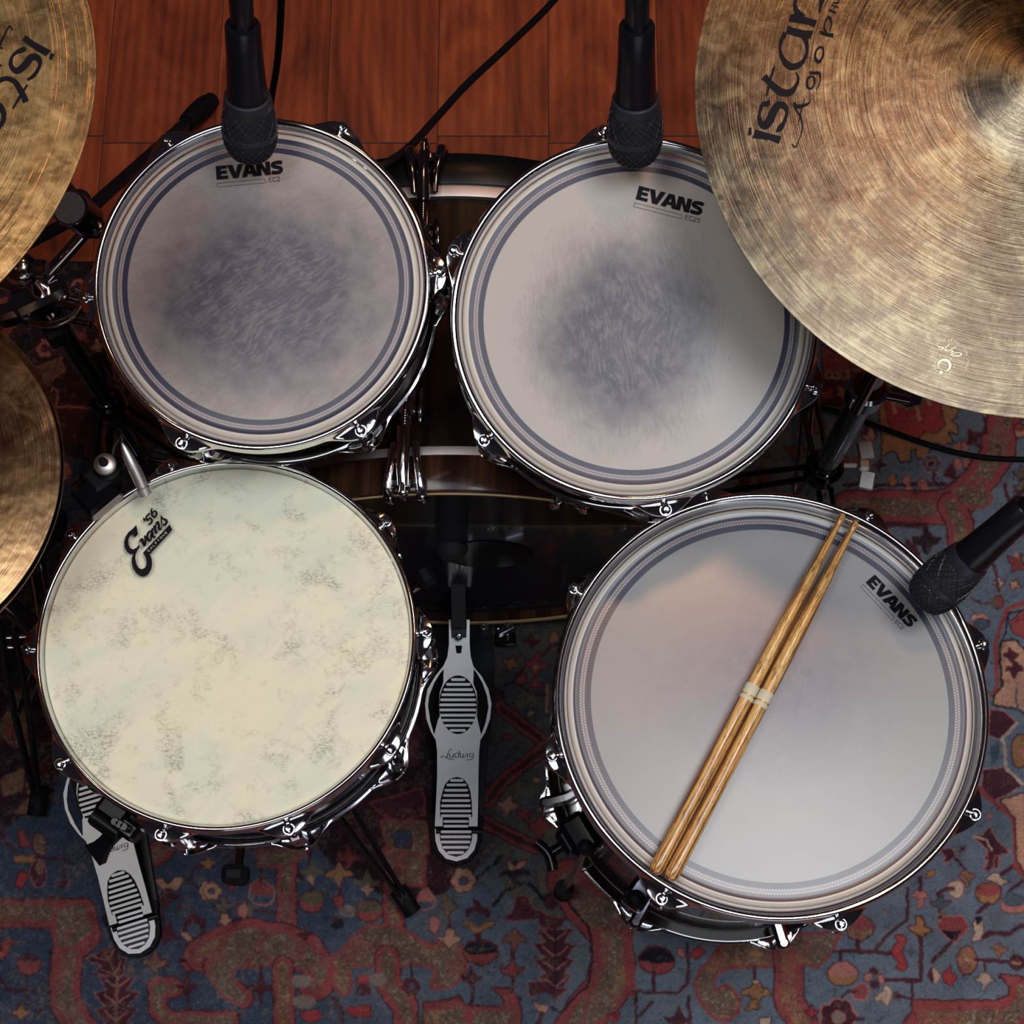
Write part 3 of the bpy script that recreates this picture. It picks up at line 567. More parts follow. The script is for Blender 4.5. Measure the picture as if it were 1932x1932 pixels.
def rug():
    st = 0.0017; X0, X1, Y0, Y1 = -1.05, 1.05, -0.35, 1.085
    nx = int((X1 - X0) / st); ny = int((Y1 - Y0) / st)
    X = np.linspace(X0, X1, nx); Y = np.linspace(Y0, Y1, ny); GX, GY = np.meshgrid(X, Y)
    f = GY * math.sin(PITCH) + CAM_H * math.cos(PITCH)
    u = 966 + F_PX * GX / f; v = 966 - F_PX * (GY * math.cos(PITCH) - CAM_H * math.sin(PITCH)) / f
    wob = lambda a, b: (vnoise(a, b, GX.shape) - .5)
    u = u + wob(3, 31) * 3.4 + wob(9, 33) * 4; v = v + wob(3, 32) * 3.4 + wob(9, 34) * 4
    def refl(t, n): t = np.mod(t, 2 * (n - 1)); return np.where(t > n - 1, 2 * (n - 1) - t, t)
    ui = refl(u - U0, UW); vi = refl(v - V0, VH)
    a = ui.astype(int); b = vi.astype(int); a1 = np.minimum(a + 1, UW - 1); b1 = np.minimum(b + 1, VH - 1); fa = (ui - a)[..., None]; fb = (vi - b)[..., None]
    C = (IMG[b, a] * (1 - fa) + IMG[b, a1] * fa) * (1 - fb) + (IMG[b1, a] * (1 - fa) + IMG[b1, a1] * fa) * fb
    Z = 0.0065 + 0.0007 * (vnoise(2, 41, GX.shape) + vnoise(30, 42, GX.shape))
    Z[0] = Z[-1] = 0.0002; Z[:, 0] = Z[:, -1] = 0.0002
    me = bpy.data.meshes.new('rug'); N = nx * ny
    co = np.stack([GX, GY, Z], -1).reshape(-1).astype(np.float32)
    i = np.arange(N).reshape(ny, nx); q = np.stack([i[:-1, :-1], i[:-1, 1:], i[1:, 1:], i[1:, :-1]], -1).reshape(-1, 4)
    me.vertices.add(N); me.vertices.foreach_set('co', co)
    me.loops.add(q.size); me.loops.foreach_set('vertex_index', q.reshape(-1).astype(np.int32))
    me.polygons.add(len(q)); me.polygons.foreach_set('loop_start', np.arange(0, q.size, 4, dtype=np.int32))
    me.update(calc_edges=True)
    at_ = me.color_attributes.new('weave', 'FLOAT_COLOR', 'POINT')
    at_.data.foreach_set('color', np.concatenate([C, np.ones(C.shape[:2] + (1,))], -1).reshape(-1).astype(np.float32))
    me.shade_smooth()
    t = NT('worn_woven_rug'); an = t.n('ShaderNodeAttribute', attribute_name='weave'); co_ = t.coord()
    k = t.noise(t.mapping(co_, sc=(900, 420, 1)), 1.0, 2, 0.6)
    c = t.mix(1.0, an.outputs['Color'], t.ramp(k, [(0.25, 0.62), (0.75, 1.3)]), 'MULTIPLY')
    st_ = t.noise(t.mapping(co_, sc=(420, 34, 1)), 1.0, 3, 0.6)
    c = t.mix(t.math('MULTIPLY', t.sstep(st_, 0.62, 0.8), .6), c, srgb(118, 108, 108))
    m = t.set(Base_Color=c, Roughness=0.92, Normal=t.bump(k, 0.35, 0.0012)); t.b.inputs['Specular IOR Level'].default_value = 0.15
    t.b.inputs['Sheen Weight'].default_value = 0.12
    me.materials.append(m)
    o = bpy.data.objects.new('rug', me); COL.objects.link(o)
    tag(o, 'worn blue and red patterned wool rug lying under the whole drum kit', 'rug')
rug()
# ------------------------------------------------------------------ drum head and metal materials
def head_material(name, R0, off, wear, base, wearcol, hexN, streak=0.0, rot=0.0, spots=(), amt=1.0, coat=.16, cr=.33):
    """frosted two-ply head: rings at R0-off, wear = (x, y, rx, ry, soft)"""
    t = NT(name); co = t.coord(); s = t.n('ShaderNodeSeparateXYZ'); t.put(s.inputs[0], co)
    flat = t.n('ShaderNodeCombineXYZ'); t.put(flat.inputs[0], s.outputs[0]); t.put(flat.inputs[1], s.outputs[1]); fv = flat.outputs[0]
    r = t.n('ShaderNodeVectorMath', operation='LENGTH'); t.put(r.inputs[0], fv); r = r.outputs['Value']
    th = t.math('ARCTAN2', s.outputs[1], s.outputs[0])
    def between(a, b): return t.math('MULTIPLY', t.sstep(r, a - .00015, a + .00015), t.math('SUBTRACT', 1.0, t.sstep(r, b - .00015, b + .00015)))
    c0, c1, c2, c3 = off            # outer edge of dark, outer edge of pattern, inner edge of pattern, inner edge of dark (offsets)
    outer = between(R0 - c1, R0 - c0); pat = between(R0 - c2, R0 - c1); inner = between(R0 - c3, R0 - c2)
    # worn playing area
    wx, wy, rx, ry, soft = wear
    d = t.mapping(t.vmath('SUBTRACT', fv, (wx, wy, 0)), rot=(0, 0, rot), sc=(1 / rx, 1 / ry, 1))
    ln_ = t.n('ShaderNodeVectorMath', operation='LENGTH'); t.put(ln_.inputs[0], d)
    wv = t.vmath('ADD', fv, t.vmath('SCALE', t.vmath('SUBTRACT', t.noise(fv, 14, 2, .5, out=1), (.5, .5, .5)), 0.05)); sv = t.mapping(t.mapping(wv, rot=(0, 0, rot)), sc=(300, 62, 1))
    streaks = t.noise(sv, 1.0, 5, 0.65, 0.6); broad = t.noise(fv, 16, 4, 0.6); cloud = t.noise(fv, 55, 5, 0.65)
    edge = t.math('ADD', ln_.outputs['Value'], t.math('MULTIPLY', t.math('SUBTRACT', t.math('ADD', t.math('MULTIPLY', streaks, .6), t.math('MULTIPLY', broad, .5)), 0.55), 1.1))
    w = t.math('SUBTRACT', 1.0, t.sstep(edge, 1.0 - soft, 1.0 + soft * .6))
    grit = t.math('ADD', 0.74, t.math('MULTIPLY', t.sstep(t.math('ADD', t.math('MULTIPLY', streaks, .6), t.math('MULTIPLY', cloud, .45)), 0.36, 0.70), 0.45))
    w = t.math('MULTIPLY', t.math('MULTIPLY', w, grit), amt, clamp=True)
    # separate stick marks around the worn patch
    tick = t.math('MULTIPLY', t.sstep(streaks, 0.63, 0.76), t.math('MULTIPLY', t.math('SUBTRACT', 1.0, t.sstep(ln_.outputs['Value'], 0.9, 1.55)), streak))
    w = t.math('MAXIMUM', w, tick)
    col = t.mix(w, base, wearcol)
    col = t.mix(t.math('MULTIPLY', t.sstep(t.noise(fv, 900, 2), 0.55, 0.8), 0.10), col, (0.25, 0.24, 0.28, 1))
    band = (0.026, 0.029, 0.060, 1)
    # circles in two staggered rows
    mid = R0 - (c1 + c2) / 2; cell = (c2 - c1) / 2.0; N = int(2 * PI * mid / cell / 1.05)
    u = t.math('MULTIPLY', t.math('DIVIDE', th, 2 * PI), N); v = t.math('DIVIDE', t.math('SUBTRACT', r, R0 - c2), cell)
    row = t.math('FLOOR', v); uu = t.math('SUBTRACT', t.math('FRACT', t.math('ADD', u, t.math('MULTIPLY', row, 0.5))), 0.5); vv = t.math('SUBTRACT', t.math('FRACT', v), 0.5)
    dd = t.math('SQRT', t.math('ADD', t.math('MULTIPLY', uu, uu), t.math('MULTIPLY', vv, vv)))
    dot = t.math('SUBTRACT', 1.0, t.sstep(dd, 0.36, 0.47))
    col = t.mix(t.math('MULTIPLY', t.math('MAXIMUM', outer, inner), 1.0), col, band)
    col = t.mix(pat, col, t.mix(dot, (0.12, 0.10, 0.12, 1), (0.36, 0.32, 0.31, 1)))
    coll = t.sstep(r, R0 - c0 - .0002, R0 - c0 + .0002)
    col = t.mix(coll, col, (0.52, 0.48, 0.42, 1))
    rough = t.math('ADD', 0.36, t.math('MULTIPLY', cloud, 0.10))
    m = t.set(Base_Color=col, Roughness=rough, Normal=t.bump(t.noise(fv, 1400, 2), 0.05, 0.0003))
    t.b.inputs['Specular IOR Level'].default_value = 0.32; t.b.inputs['Coat Weight'].default_value = coat; t.b.inputs['Coat Roughness'].default_value = cr; t.b.inputs['Coat IOR'].default_value = 1.6
    return m
def calf_material():
    t = NT('mottled_cream_head'); co = t.coord()
    a = t.noise(co, 24, 5, 0.62, 0.3); b = t.noise(t.mapping(co, rot=(0, 0, -.6), sc=(1, 1.7, 1)), 300, 4, 0.75)
    mott = t.math('MULTIPLY', t.sstep(a, 0.50, 0.68), t.sstep(b, 0.38, 0.64))
    veil = t.noise(t.mapping(t.mapping(co, rot=(0, 0, -.75)), sc=(1, 2.6, 1)), 13, 5, 0.6, 0.8)
    col = t.mix(t.sstep(veil, 0.36, 0.66), srgb(231, 229, 204), srgb(219, 222, 202))
    col = t.mix(t.math('MULTIPLY', t.sstep(t.noise(co, 7, 3), .45, .65), .5), col, srgb(236, 228, 198))
    col = t.mix(t.math('MULTIPLY', mott, 0.72), col, srgb(138, 138, 126))
    col = t.mix(t.math('MULTIPLY', t.math('MULTIPLY', t.sstep(t.noise(co, 60, 4, .6), .55, .72), t.sstep(b, .38, .6)), 0.35), col, srgb(150, 150, 138))
    m = t.set(Base_Color=col, Roughness=0.62, Normal=t.bump(b, 0.06, 0.0004)); t.b.inputs['Specular IOR Level'].default_value = 0.25
    return m
def walnut(name='walnut_gloss', axis=1, dark=1.0, n=1.0):
    t = NT(name); co = t.coord()
    sc = [70, 70, 70]; sc[axis] = 3.5
    a = t.noise(t.mapping(co, sc=tuple(sc)), 1.0, 4, 0.6, 0.5); sc2 = [14, 14, 14]; sc2[axis] = 1.2
    b = t.noise(t.mapping(co, sc=tuple(sc2)), 1.0, 3, 0.6, 0.4)
    g = t.math('ADD', t.math('MULTIPLY', a, 0.4), t.math('MULTIPLY', b, 0.6))
    k = dark
    c = t.ramp(g, [(0.36, (.006 * k, .003 * k, .003 * k, 1)), (0.50, (.030 * k, .013 * k, .008 * k, 1)), (0.60, (.085 * k, .036 * k, .018 * k, 1)), (0.72, (.13 * k, .06 * k, .03 * k, 1))])
    return t.set(Base_Color=c, Roughness=0.16, Coat_Weight=0.5)
M_['walnut'] = walnut(); M_['walnutdark'] = walnut('dark_walnut_gloss', 2, 0.5)
M_['calf'] = calf_material()
def cymbal_material(name, c1, c2, c3, rough=0.34, aniso=0.75, patina=0.5, ringf=1.0, hammer=0.6, warm=0.0):
    t = NT(name); co = t.coord(); s = t.n('ShaderNodeSeparateXYZ'); t.put(s.inputs[0], co)
    f = t.n('ShaderNodeCombineXYZ'); t.put(f.inputs[0], s.outputs[0]); t.put(f.inputs[1], s.outputs[1]); fv = f.outputs[0]
    l = t.n('ShaderNodeVectorMath', operation='LENGTH'); t.put(l.inputs[0], fv); r = l.outputs['Value']
    th = t.math('ARCTAN2', s.outputs[1], s.outputs[0])
    ring1 = t.noise(t.math('MULTIPLY', r, 1300 * ringf), 1.0, 2, 0.6, dim='1D'); ring2 = t.noise(t.math('MULTIPLY', r, 260 * ringf), 1.0, 3, 0.7, dim='1D')
    pol = t.n('ShaderNodeCombineXYZ'); t.put(pol.inputs[0], t.math('MULTIPLY', th, 9)); t.put(pol.inputs[1], t.math('MULTIPLY', r, 700)); 
    arc = t.noise(pol.outputs[0], 1.0, 4, 0.65)
    blot = t.noise(fv, 38, 5, 0.7, 0.6); big = t.noise(fv, 7, 3, 0.6); ham = t.noise(fv, 46, 2, 0.5)
    g = t.math('ADD', t.math('MULTIPLY', blot, 0.45), t.math('ADD', t.math('MULTIPLY', big, 0.30), t.math('ADD', t.math('MULTIPLY', arc, 0.22), t.math('MULTIPLY', ring2, 0.12))))
    col = t.ramp(g, [(0.36, c3), (0.53, c2), (0.70, c1)])
    col = t.mix(patina, c1, col)
    col = t.mix(t.math('MULTIPLY', t.sstep(t.noise(t.mapping(fv, sc=(1, 2.2, 1)), 420, 3, 0.7), 0.66, 0.74), 0.5), col, tuple(min(k * 1.4, 1) for k in c1[:3]) + (1,))
    h = t.math('ADD', t.math('MULTIPLY', ring1, 0.35), t.math('ADD', t.math('MULTIPLY', ring2, 0.5), t.math('MULTIPLY', arc, 0.25)))
    n1 = t.bump(ham, hammer, 0.0035)
    n2 = t.bump(h, 0.5, 0.00045, n1)
    tg = t.n('ShaderNodeTangent', direction_type='RADIAL', axis='Z')
    m = t.set(Base_Color=col, Metallic=1.0, Roughness=t.math('ADD', rough, t.math('MULTIPLY', t.math('SUBTRACT', blot, 0.5), 0.25)), Normal=n2, Anisotropic=aniso, Tangent=tg.outputs[0])
    return m

# ------------------------------------------------------------------ drum building
def ear_shape(th, phases, half, shoulder):
    b = 9.0
    for p in phases:
        d = abs((th - p + PI) % (2 * PI) - PI)
        if d < b: b = d
    if b < half: return 1.0
    x = (b - half) / shoulder
    return 0.0 if x > 1 else (1 - x) ** 2 * (1 + 2 * x) * (1 - 0.25 * x)
def hoop_profile(R0, e, lip, wall, flip=1):
    E_ = 0.0018 + 0.0128 * e
    p = [(R0 - wall, -.0125), (R0 - wall + .0006, -.008), (R0 - lip - .0012, -.003), (R0 - lip, -.0006), (R0 - lip * .6, 0), (R0 - .0012, -.0002), (R0, -.0014), (R0 + .0003, -.0035), (R0 + .0012, -.0065 + .001 * e),
         (R0 + E_ * .55, -.0088 + .0012 * e), (R0 + E_ - .0008, -.0098 + .0014 * e), (R0 + E_, -.0112 + .0010 * e), (R0 + E_ - .0004, -.0175 - .002 * e), (R0 + E_ - .0025, -.0180 - .001 * e), (R0 + .0002, -.0170), (R0 - .002, -.0185)]
    return [(a, z * flip) for a, z in p]
def build_hoop(root, R0, phases, lip, wall, z0=0.0, flip=1, mat='chrome', seg=400):
    half = 0.0048 / R0; sh = 0.030 / R0
    m = MB().lathe(None or [(0, 0)] * 16, 3) if False else MB()
    m.lathe([(0, 0)] * 16, seg, (0, 0, z0), (0, 0, 1), closed=True, rfun=lambda th: hoop_profile(R0, ear_shape(th, phases, half, sh), lip, wall, flip))
    return m.build('hoop', M_[mat], root, angle=50)
def ang_frame(m, z=0.0): pass
def polar(r, a, z): return Vector((r * math.cos(a), r * math.sin(a), z))
# note: MB.lathe's own x axis for +Z is X x Z..., keep angles consistent with polar()
def lathe_angle_fix():
    x, y, a = frame((0, 0, 1)); return x, y
LX, LY = lathe_angle_fix()
def lathe_theta(a):      # world polar angle -> lathe angle
    d = Vector((math.cos(a), math.sin(a), 0)); return math.atan2(d.dot(LY), d.dot(LX))
def make_drum(name, loc, tilt, R0, depth, nlug, phase, lip, wall, headmat, shellmat, off, rimmat='chrome', botmat='chrome', rodstyle='round', yaw=0.0, flathead=False, snare=False):
    root = empty(name, loc, (tilt, 0, yaw))
    ph = [phase + 2 * PI * k / nlug for k in range(nlug)]
    lph = [lathe_theta(a) for a in ph]
    hz = -0.0115 if not flathead else -0.0075
    build_hoop(root, R0, lph, lip, wall, 0.0, 1, rimmat)
    # head: flat skin with a raised collar near the hoop
    re = R0 - wall + .0002
    c0 = off[0] if off else 0.012
    bead = R0 - c0 - .0012
    prof = [(0, hz), (bead * .5, hz), (bead - .003, hz), (bead, hz + .0001), (bead + (re - bead) * .22, hz + .0009), (bead + (re - bead) * .5, hz + .0006), (bead + (re - bead) * .82, hz - .0015), (re, hz - .004)]
    if flathead: prof = [(0, hz), (re * .6, hz), (re - .003, hz), (re - .001, hz - .0006), (re, hz - .003)]
    MB().lathe(prof, 256, cap=False).build('drumhead', headmat, root, angle=60)
    Rs = R0 - wall - .001
    sh = [(Rs - .007, -.016), (Rs, -.016), (Rs, -depth + .012), (Rs - .007, -depth + .012)]
    MB().lathe(sh, 128, closed=True).build('shell', shellmat, root)
    MB().lathe([(0, -depth + .0095), (Rs - .004, -depth + .0095), (Rs + .0005, -depth + .012)], 96, cap=False).build('resonant_head', M_['resonant'], root)
    bh = build_hoop(root, R0, lph, lip, wall, -depth, -1, botmat, 300); bh.name = 'bottom_hoop'
    # tension rod + lug, built once at angle 0 then copied around
    rr = R0 + .0092
    def rods(flip, zt, zl):
        m = MB(); z = zt
        m.lathe([(0.0, 0), (.0056, 0), (.0060, .0004), (.0060, .0012), (.0054, .0017), (0, .0016)], 24, (rr, 0, z), (0, 0, flip))
        m.lathe([(0.0, .0016), (.0046, .0016), (.0046, .0032), (.0034, .0040), (.0032, .0066), (.0022, .0076), (0, .0078)], 24, (rr, 0, z), (0, 0, flip))
        m.cyl((rr, 0, z), (rr, 0, zl), .0024, seg=12)
        return m
    for side in (1, -1):
        zt = -.0085 if side == 1 else -depth + .0085
        zl = (-.034 if side == 1 else -depth + .034)
        for k, a in enumerate(ph):
            if k == 0: r0 = rods(side, zt, zl).build('tension_rod', M_['chrome'], root); rm = r0
            else: r0 = rm.copy(); COL.objects.link(r0); r0.parent = root
            r0.rotation_euler = (0, 0, a)
        if side == 1 or depth > .2:
            for k, a in enumerate(ph):
                if k == 0:
                    m = MB(); zc = -.042 if side == 1 else -depth + .042
                    if depth < .2: zc = -depth / 2; m.cyl((rr, 0, -.03), (rr, 0, -depth + .03), .003, seg=10)
                    L = .030 if depth > .2 else max(depth - .085, .03)
                    m.box(((Rs + rr) / 2 + .001, 0, zc), (rr - Rs + .010, .015, L), None, .004)
                    m.sphere((rr - .001, 0, zc), .0085, 16, 10, (1, .9, L / .017 * .5))
                    m.cyl((rr, 0, zc + L * .35), (rr, 0, zc + L * .62), .0042, seg=14); m.cyl((rr, 0, zc - L * .35), (rr, 0, zc - L * .62), .0042, seg=14)
                    lg = m.build('lug', M_['smoke'], root)
                else: lg2 = lg.copy(); COL.objects.link(lg2); lg2.parent = root; lg2.rotation_euler = (0, 0, a)
            lg.rotation_euler = (0, 0, ph[0])
    root['_hz'] = hz
    return root, hz
def local_from_px(root, u, v, z):
    """point of the photograph on a drum's own plane at local height z"""
    Mx = Matrix.LocRotScale(root.location, root.rotation_euler, None)
    p0 = Mx @ Vector((0, 0, z)); n = Mx.to_3x3() @ Vector((0, 0, 1))
    return Mx.inverted() @ on_plane(u, v, p0, n)

M_['resonant'] = plain('clear_lower_head', (0.35, 0.35, 0.37, 1), 0.25, 0, 0.3, 30, 0.2)
mA = head_material('frosted_head_wide_wear', .1568, (.0160, .0205, .0250, .0300), (.004, -.010, .138, .112, .62), (0.37, 0.330, 0.300, 1), (0.056, 0.046, 0.074, 1), 0, .65, .95, amt=.95)
mB = head_material('frosted_head_centre_wear', .1690, (.0160, .0205, .0250, .0300), (-.008, -.012, .086, .094, .50), (0.39, 0.355, 0.325, 1), (0.046, 0.043, 0.070, 1), 0, .95, -.12, amt=.95)
mC = head_material('frosted_head_clean', .2105, (.0185, .0247, .0302, .0360), (.002, .03, .11, .09, .9), (0.270, 0.262, 0.262, 1), (0.125, 0.128, 0.180, 1), 0, .0, .4, amt=.9, coat=.62, cr=.26)
rad = math.radians
tomL, hzL = make_drum('rack_tom', (-.2326, .6600, .7975), rad(13.17), .1568, .122, 6, rad(4), .0050, .0100, mA, M_['walnutdark'], (.0165,))
tag(tomL, 'left rack tom with a widely smudged frosted head and black microphone over its rim', 'drum')
tomR, hzR = make_drum('rack_tom', (.1127, .6215, .8034), rad(14.7), .1690, .132, 6, rad(39), .0050, .0100, mB, M_['walnutdark'], (.0165,))
tag(tomR, 'rack tom partly under the large cymbal, head worn dark in the middle, badge reads EC2S', 'drum')
flo, hzF = make_drum('floor_tom', (.2515, .307, .612), 0.0, .2105, .395, 8, rad(14.6), .0050, .0125, mC, M_['walnutdark'], (.0185,))
tag(flo, 'large floor tom with frosted white head carrying a pair of drumsticks', 'drum')
snr, hzS = make_drum('snare_drum', (-.2747, .3582, .645), 0.0, .1830, .140, 10, rad(2.5), .0042, .0072, M_['calf'], M_['smoke'], None, flathead=True)
tag(snr, 'snare drum with mottled cream head and chrome hoop', 'drum')

# ------------------------------------------------------------------ lettering
def LET(ch):
    return {
    'E': [[(0, 0), (0, 1), (.80, 1), (.80, .76), (.34, .76), (.34, .63), (.76, .63), (.76, .39), (.34, .39), (.34, .25), (.84, .25), (.84, 0)]],
    'V': [[(-.06, 1), (.33, 1), (.52, .40), (.72, 1), (1.10, 1), (.70, 0), (.32, 0)]],
    'A': [[(-.08, 0), (.30, 1), (.72, 1), (1.10, 0), (.73, 0), (.66, .20), (.36, .20), (.29, 0)], [(.43, .42), (.51, .70), (.60, .42)]],
    'N': [[(0, 0), (0, 1), (.40, 1), (.66, .45), (.66, 1), (1.0, 1), (1.0, 0), (.62, 0), (.34, .56), (.34, 0)]]}[ch]
S_STROKE = [(.86, .80), (.70, .86), (.46, .86), (.22, .80), (.18, .66), (.30, .575), (.50, .52), (.68, .45), (.76, .32), (.66, .17), (.44, .13), (.22, .14), (.06, .19)]
THIN = {'E': [[(.55, .03), (.06, .03), (.06, .97), (.55, .97)], [(.06, .5), (.5, .5)]], 'C': [[(.62, .82), (.48, .96), (.28, .96), (.08, .8), (.03, .5), (.08, .2), (.28, .04), (.48, .04), (.62, .18)]],
        '2': [[(.04, .74), (.1, .92), (.3, .98), (.5, .9), (.55, .7), (.42, .46), (.04, .04), (.6, .04)]], 'S': [[(.54, .84), (.3, .97), (.08, .82), (.1, .6), (.32, .5), (.54, .4), (.56, .16), (.3, .03), (.05, .15)]]}
def place_badge(root, hz, pl, pr, tag_txt, zoff=.0004):
    """EVANS badge: baseline from pixel pl to pixel pr"""
    A = local_from_px(root, *pl, hz); B = local_from_px(root, *pr, hz)
    ex = (B - A); W = ex.length; ex.normalize(); ey = Vector((-ex.y, ex.x, 0)); H = W * .208
    wds = {'E': .86, 'V': 1.02, 'A': 1.0, 'N': 1.0, 'S': .9}; tot = sum(wds.values()) + .0 * 4; s = W / tot
    m = MB(); x = 0.0
    def fn_at(x0):
        return lambda p: A + ex * (x0 + p.x * s) + ey * (p.y * H) + Vector((0, 0, p.z))
    for ch in 'EVANS':
        f = fn_at(x)
        if ch == 'S': ribbon_faces(m, [(a, b, .27) for a, b in S_STROKE], .27, zoff, lambda p, f=f: f(p), 5)
        else: m.slab(LET(ch), zoff, 0, f, flat=True)
        x += wds[ch] * s
    # outlined bar and model code below
    g = lambda p: A + ex * p.x + ey * p.y + Vector((0, 0, p.z))
    y1, y0 = -H * .26, -H * .54; xe = W * .715
    for a, b in (((0, y1), (xe, y1)), ((xe, y1), (xe + H * .08, y0)), ((xe + H * .08, y0), (0, y0)), ((0, y0), (0, y1))):
        ribbon_faces(m, [a, b], W * .0055, zoff, g, 0)
    xx_ = W * .775; hs = H * .33; yb = y0 + H * .03
    for ch in tag_txt:
        for st in THIN[ch]:
            ribbon_faces(m, [(xx_ + a * hs * 1.15, yb + b * hs) for a, b in st], W * .0085, zoff, g, 4 if ch in 'C2S' else 0)
        xx_ += hs * .86
    m.keep = True
    o = m.build('printed_badge', M_['ink'], root, smooth=False); return o
place_badge(tomL, hzL, (409, 339.5), (535, 328), ('E', 'C', '2'))
place_badge(tomR, hzR, (1199, 376), (1323, 408), ('E', 'C', '2', 'S'))
place_badge(flo, hzF, (1633, 1099), (1715, 1186), ('E', 'C', '2'))
# snare badge traced from the photograph (crop scale 11.3625, origin 200,940)
def trace(root, z, ox, oy, sc):
    def f(pts, sm=4):
        q = []
        for p in pts:
            l = local_from_px(root, ox + p[0] / sc, oy + p[1] / sc, z); q.append((l.x, l.y, 0))
        return [(v.x, v.y) for v in smooth_loop(q, sm)] if sm else [(v[0], v[1]) for v in q]
    return f
T = trace(snr, hzS, 200, 940, 11.3625); m = MB()
bigE = [(690, 622), (727, 825), (650, 900), (626, 805), (560, 850), (520, 940), (524, 1040), (560, 1120), (620, 1148), (690, 1115), (735, 1060), (750, 1022), (766, 1105), (712, 1170), (675, 1250), (668, 1340), (690, 1450), (740, 1545), (800, 1570), (868, 1545), (905, 1480), (905, 1390), (880, 1300), (832, 1218), (1400, 614), (1458, 730), (978, 1252), (1015, 1340), (1028, 1450), (1010, 1570), (950, 1670), (870, 1722), (790, 1725), (700, 1670), (625, 1560), (590, 1430), (594, 1330), (630, 1240), (560, 1248), (490, 1200), (440, 1100), (432, 980), (460, 880), (520, 780), (612, 708)]
m.slab([T(bigE, 0)], .0005, 0, flat=True)
def stroke(m, f, pts, w, z, sc, n=5):
    q = f([(p[0], p[1]) for p in pts], 0); k = 1 / sc / 1943.0
    ribbon_faces(m, [(a[0], a[1], (p[2] if len(p) > 2 else w) * k) for a, p in zip(q, pts)], 1, z, lambda p: p, n)
SC = 11.3625
for st in ([(760, 1000, 20), (775, 950, 40), (810, 935, 60), (830, 1000, 62), (875, 1075, 60)], [(870, 1080, 50), (885, 980, 40), (880, 900, 50), (865, 850, 30)], [(900, 960, 16), (930, 930, 20), (960, 950, 20)],
           [(1015, 760, 40), (965, 770, 48), (925, 850, 50), (940, 940, 50), (985, 960, 44), (1010, 900, 36), (1012, 800, 40)], [(1035, 690, 40), (1025, 780, 52), (1040, 870, 52), (1075, 890, 40), (1100, 850, 20)],
           [(1068, 640, 46), (1085, 720, 54), (1125, 815, 50)], [(1100, 700, 22), (1115, 600, 36), (1145, 560, 48), (1165, 620, 52), (1180, 710, 52), (1215, 720, 36), (1235, 650, 20)],
           [(1215, 415, 14), (1222, 520, 30), (1235, 640, 20)], [(1222, 430, 20), (1250, 490, 40), (1320, 520, 52), (1335, 580, 54), (1290, 625, 44), (1250, 610, 36)],
           [(975, 375, 40), (900, 460, 42), (930, 540, 40)], [(920, 535, 30), (970, 480, 40), (1020, 520, 42), (1015, 580, 44), (960, 612, 36), (945, 600, 24)], [(1030, 270, 30), (1010, 320, 40), (1030, 420, 44), (1075, 460, 44), (1120, 410, 44), (1110, 345, 40), (1065, 330, 38), (1035, 380, 30)], [(828, 480, 20), (862, 510, 48), (852, 556, 18)]):
    stroke(m, T, st, 40, .0006, SC)
m.keep = True; m.build('printed_badge', M_['ink'], snr, smooth=False)
m = MB()      # CALFTONE, pale on the dark bar
cal = {'C': [[(.8, .85), (.4, 1), (.05, .7), (.05, .3), (.4, 0), (.8, .15)]], 'A': [[(0, 0), (.42, 1), (.84, 0)], [(.18, .35), (.66, .35)]], 'L': [[(.1, 1), (.1, 0), (.7, 0)]], 'F': [[(.1, 0), (.1, 1), (.75, 1)], [(.1, .52), (.6, .52)]],
       'T': [[(.4, 0), (.4, 1)], [(0, 1), (.8, 1)]], 'O': [[(.45, 0), (.05, .25), (.05, .75), (.45, 1), (.85, .75), (.85, .25), (.45, 0)]], 'N': [[(.1, 0), (.1, 1), (.8, 0), (.8, 1)]], 'E': [[(.75, 0), (.1, 0), (.1, 1), (.75, 1)], [(.1, .5), (.65, .5)]]}
a0 = Vector((955, 1205)); a1 = Vector((1375, 770)); dx = (a1 - a0) / 8; up = Vector((-dx.y, dx.x)).normalized() * -44
up = Vector((dx.y, -dx.x)).normalized() * 44
for i, ch in enumerate('CALFTONE'):
    for stt in cal[ch]:
        stroke(m, T, [tuple(a0 + dx * (i + x * .74) + up * y) for x, y in stt], 9, .0009, SC, 0)
m.keep = True; m.build('badge_lettering', M_['paper'], snr, smooth=False)
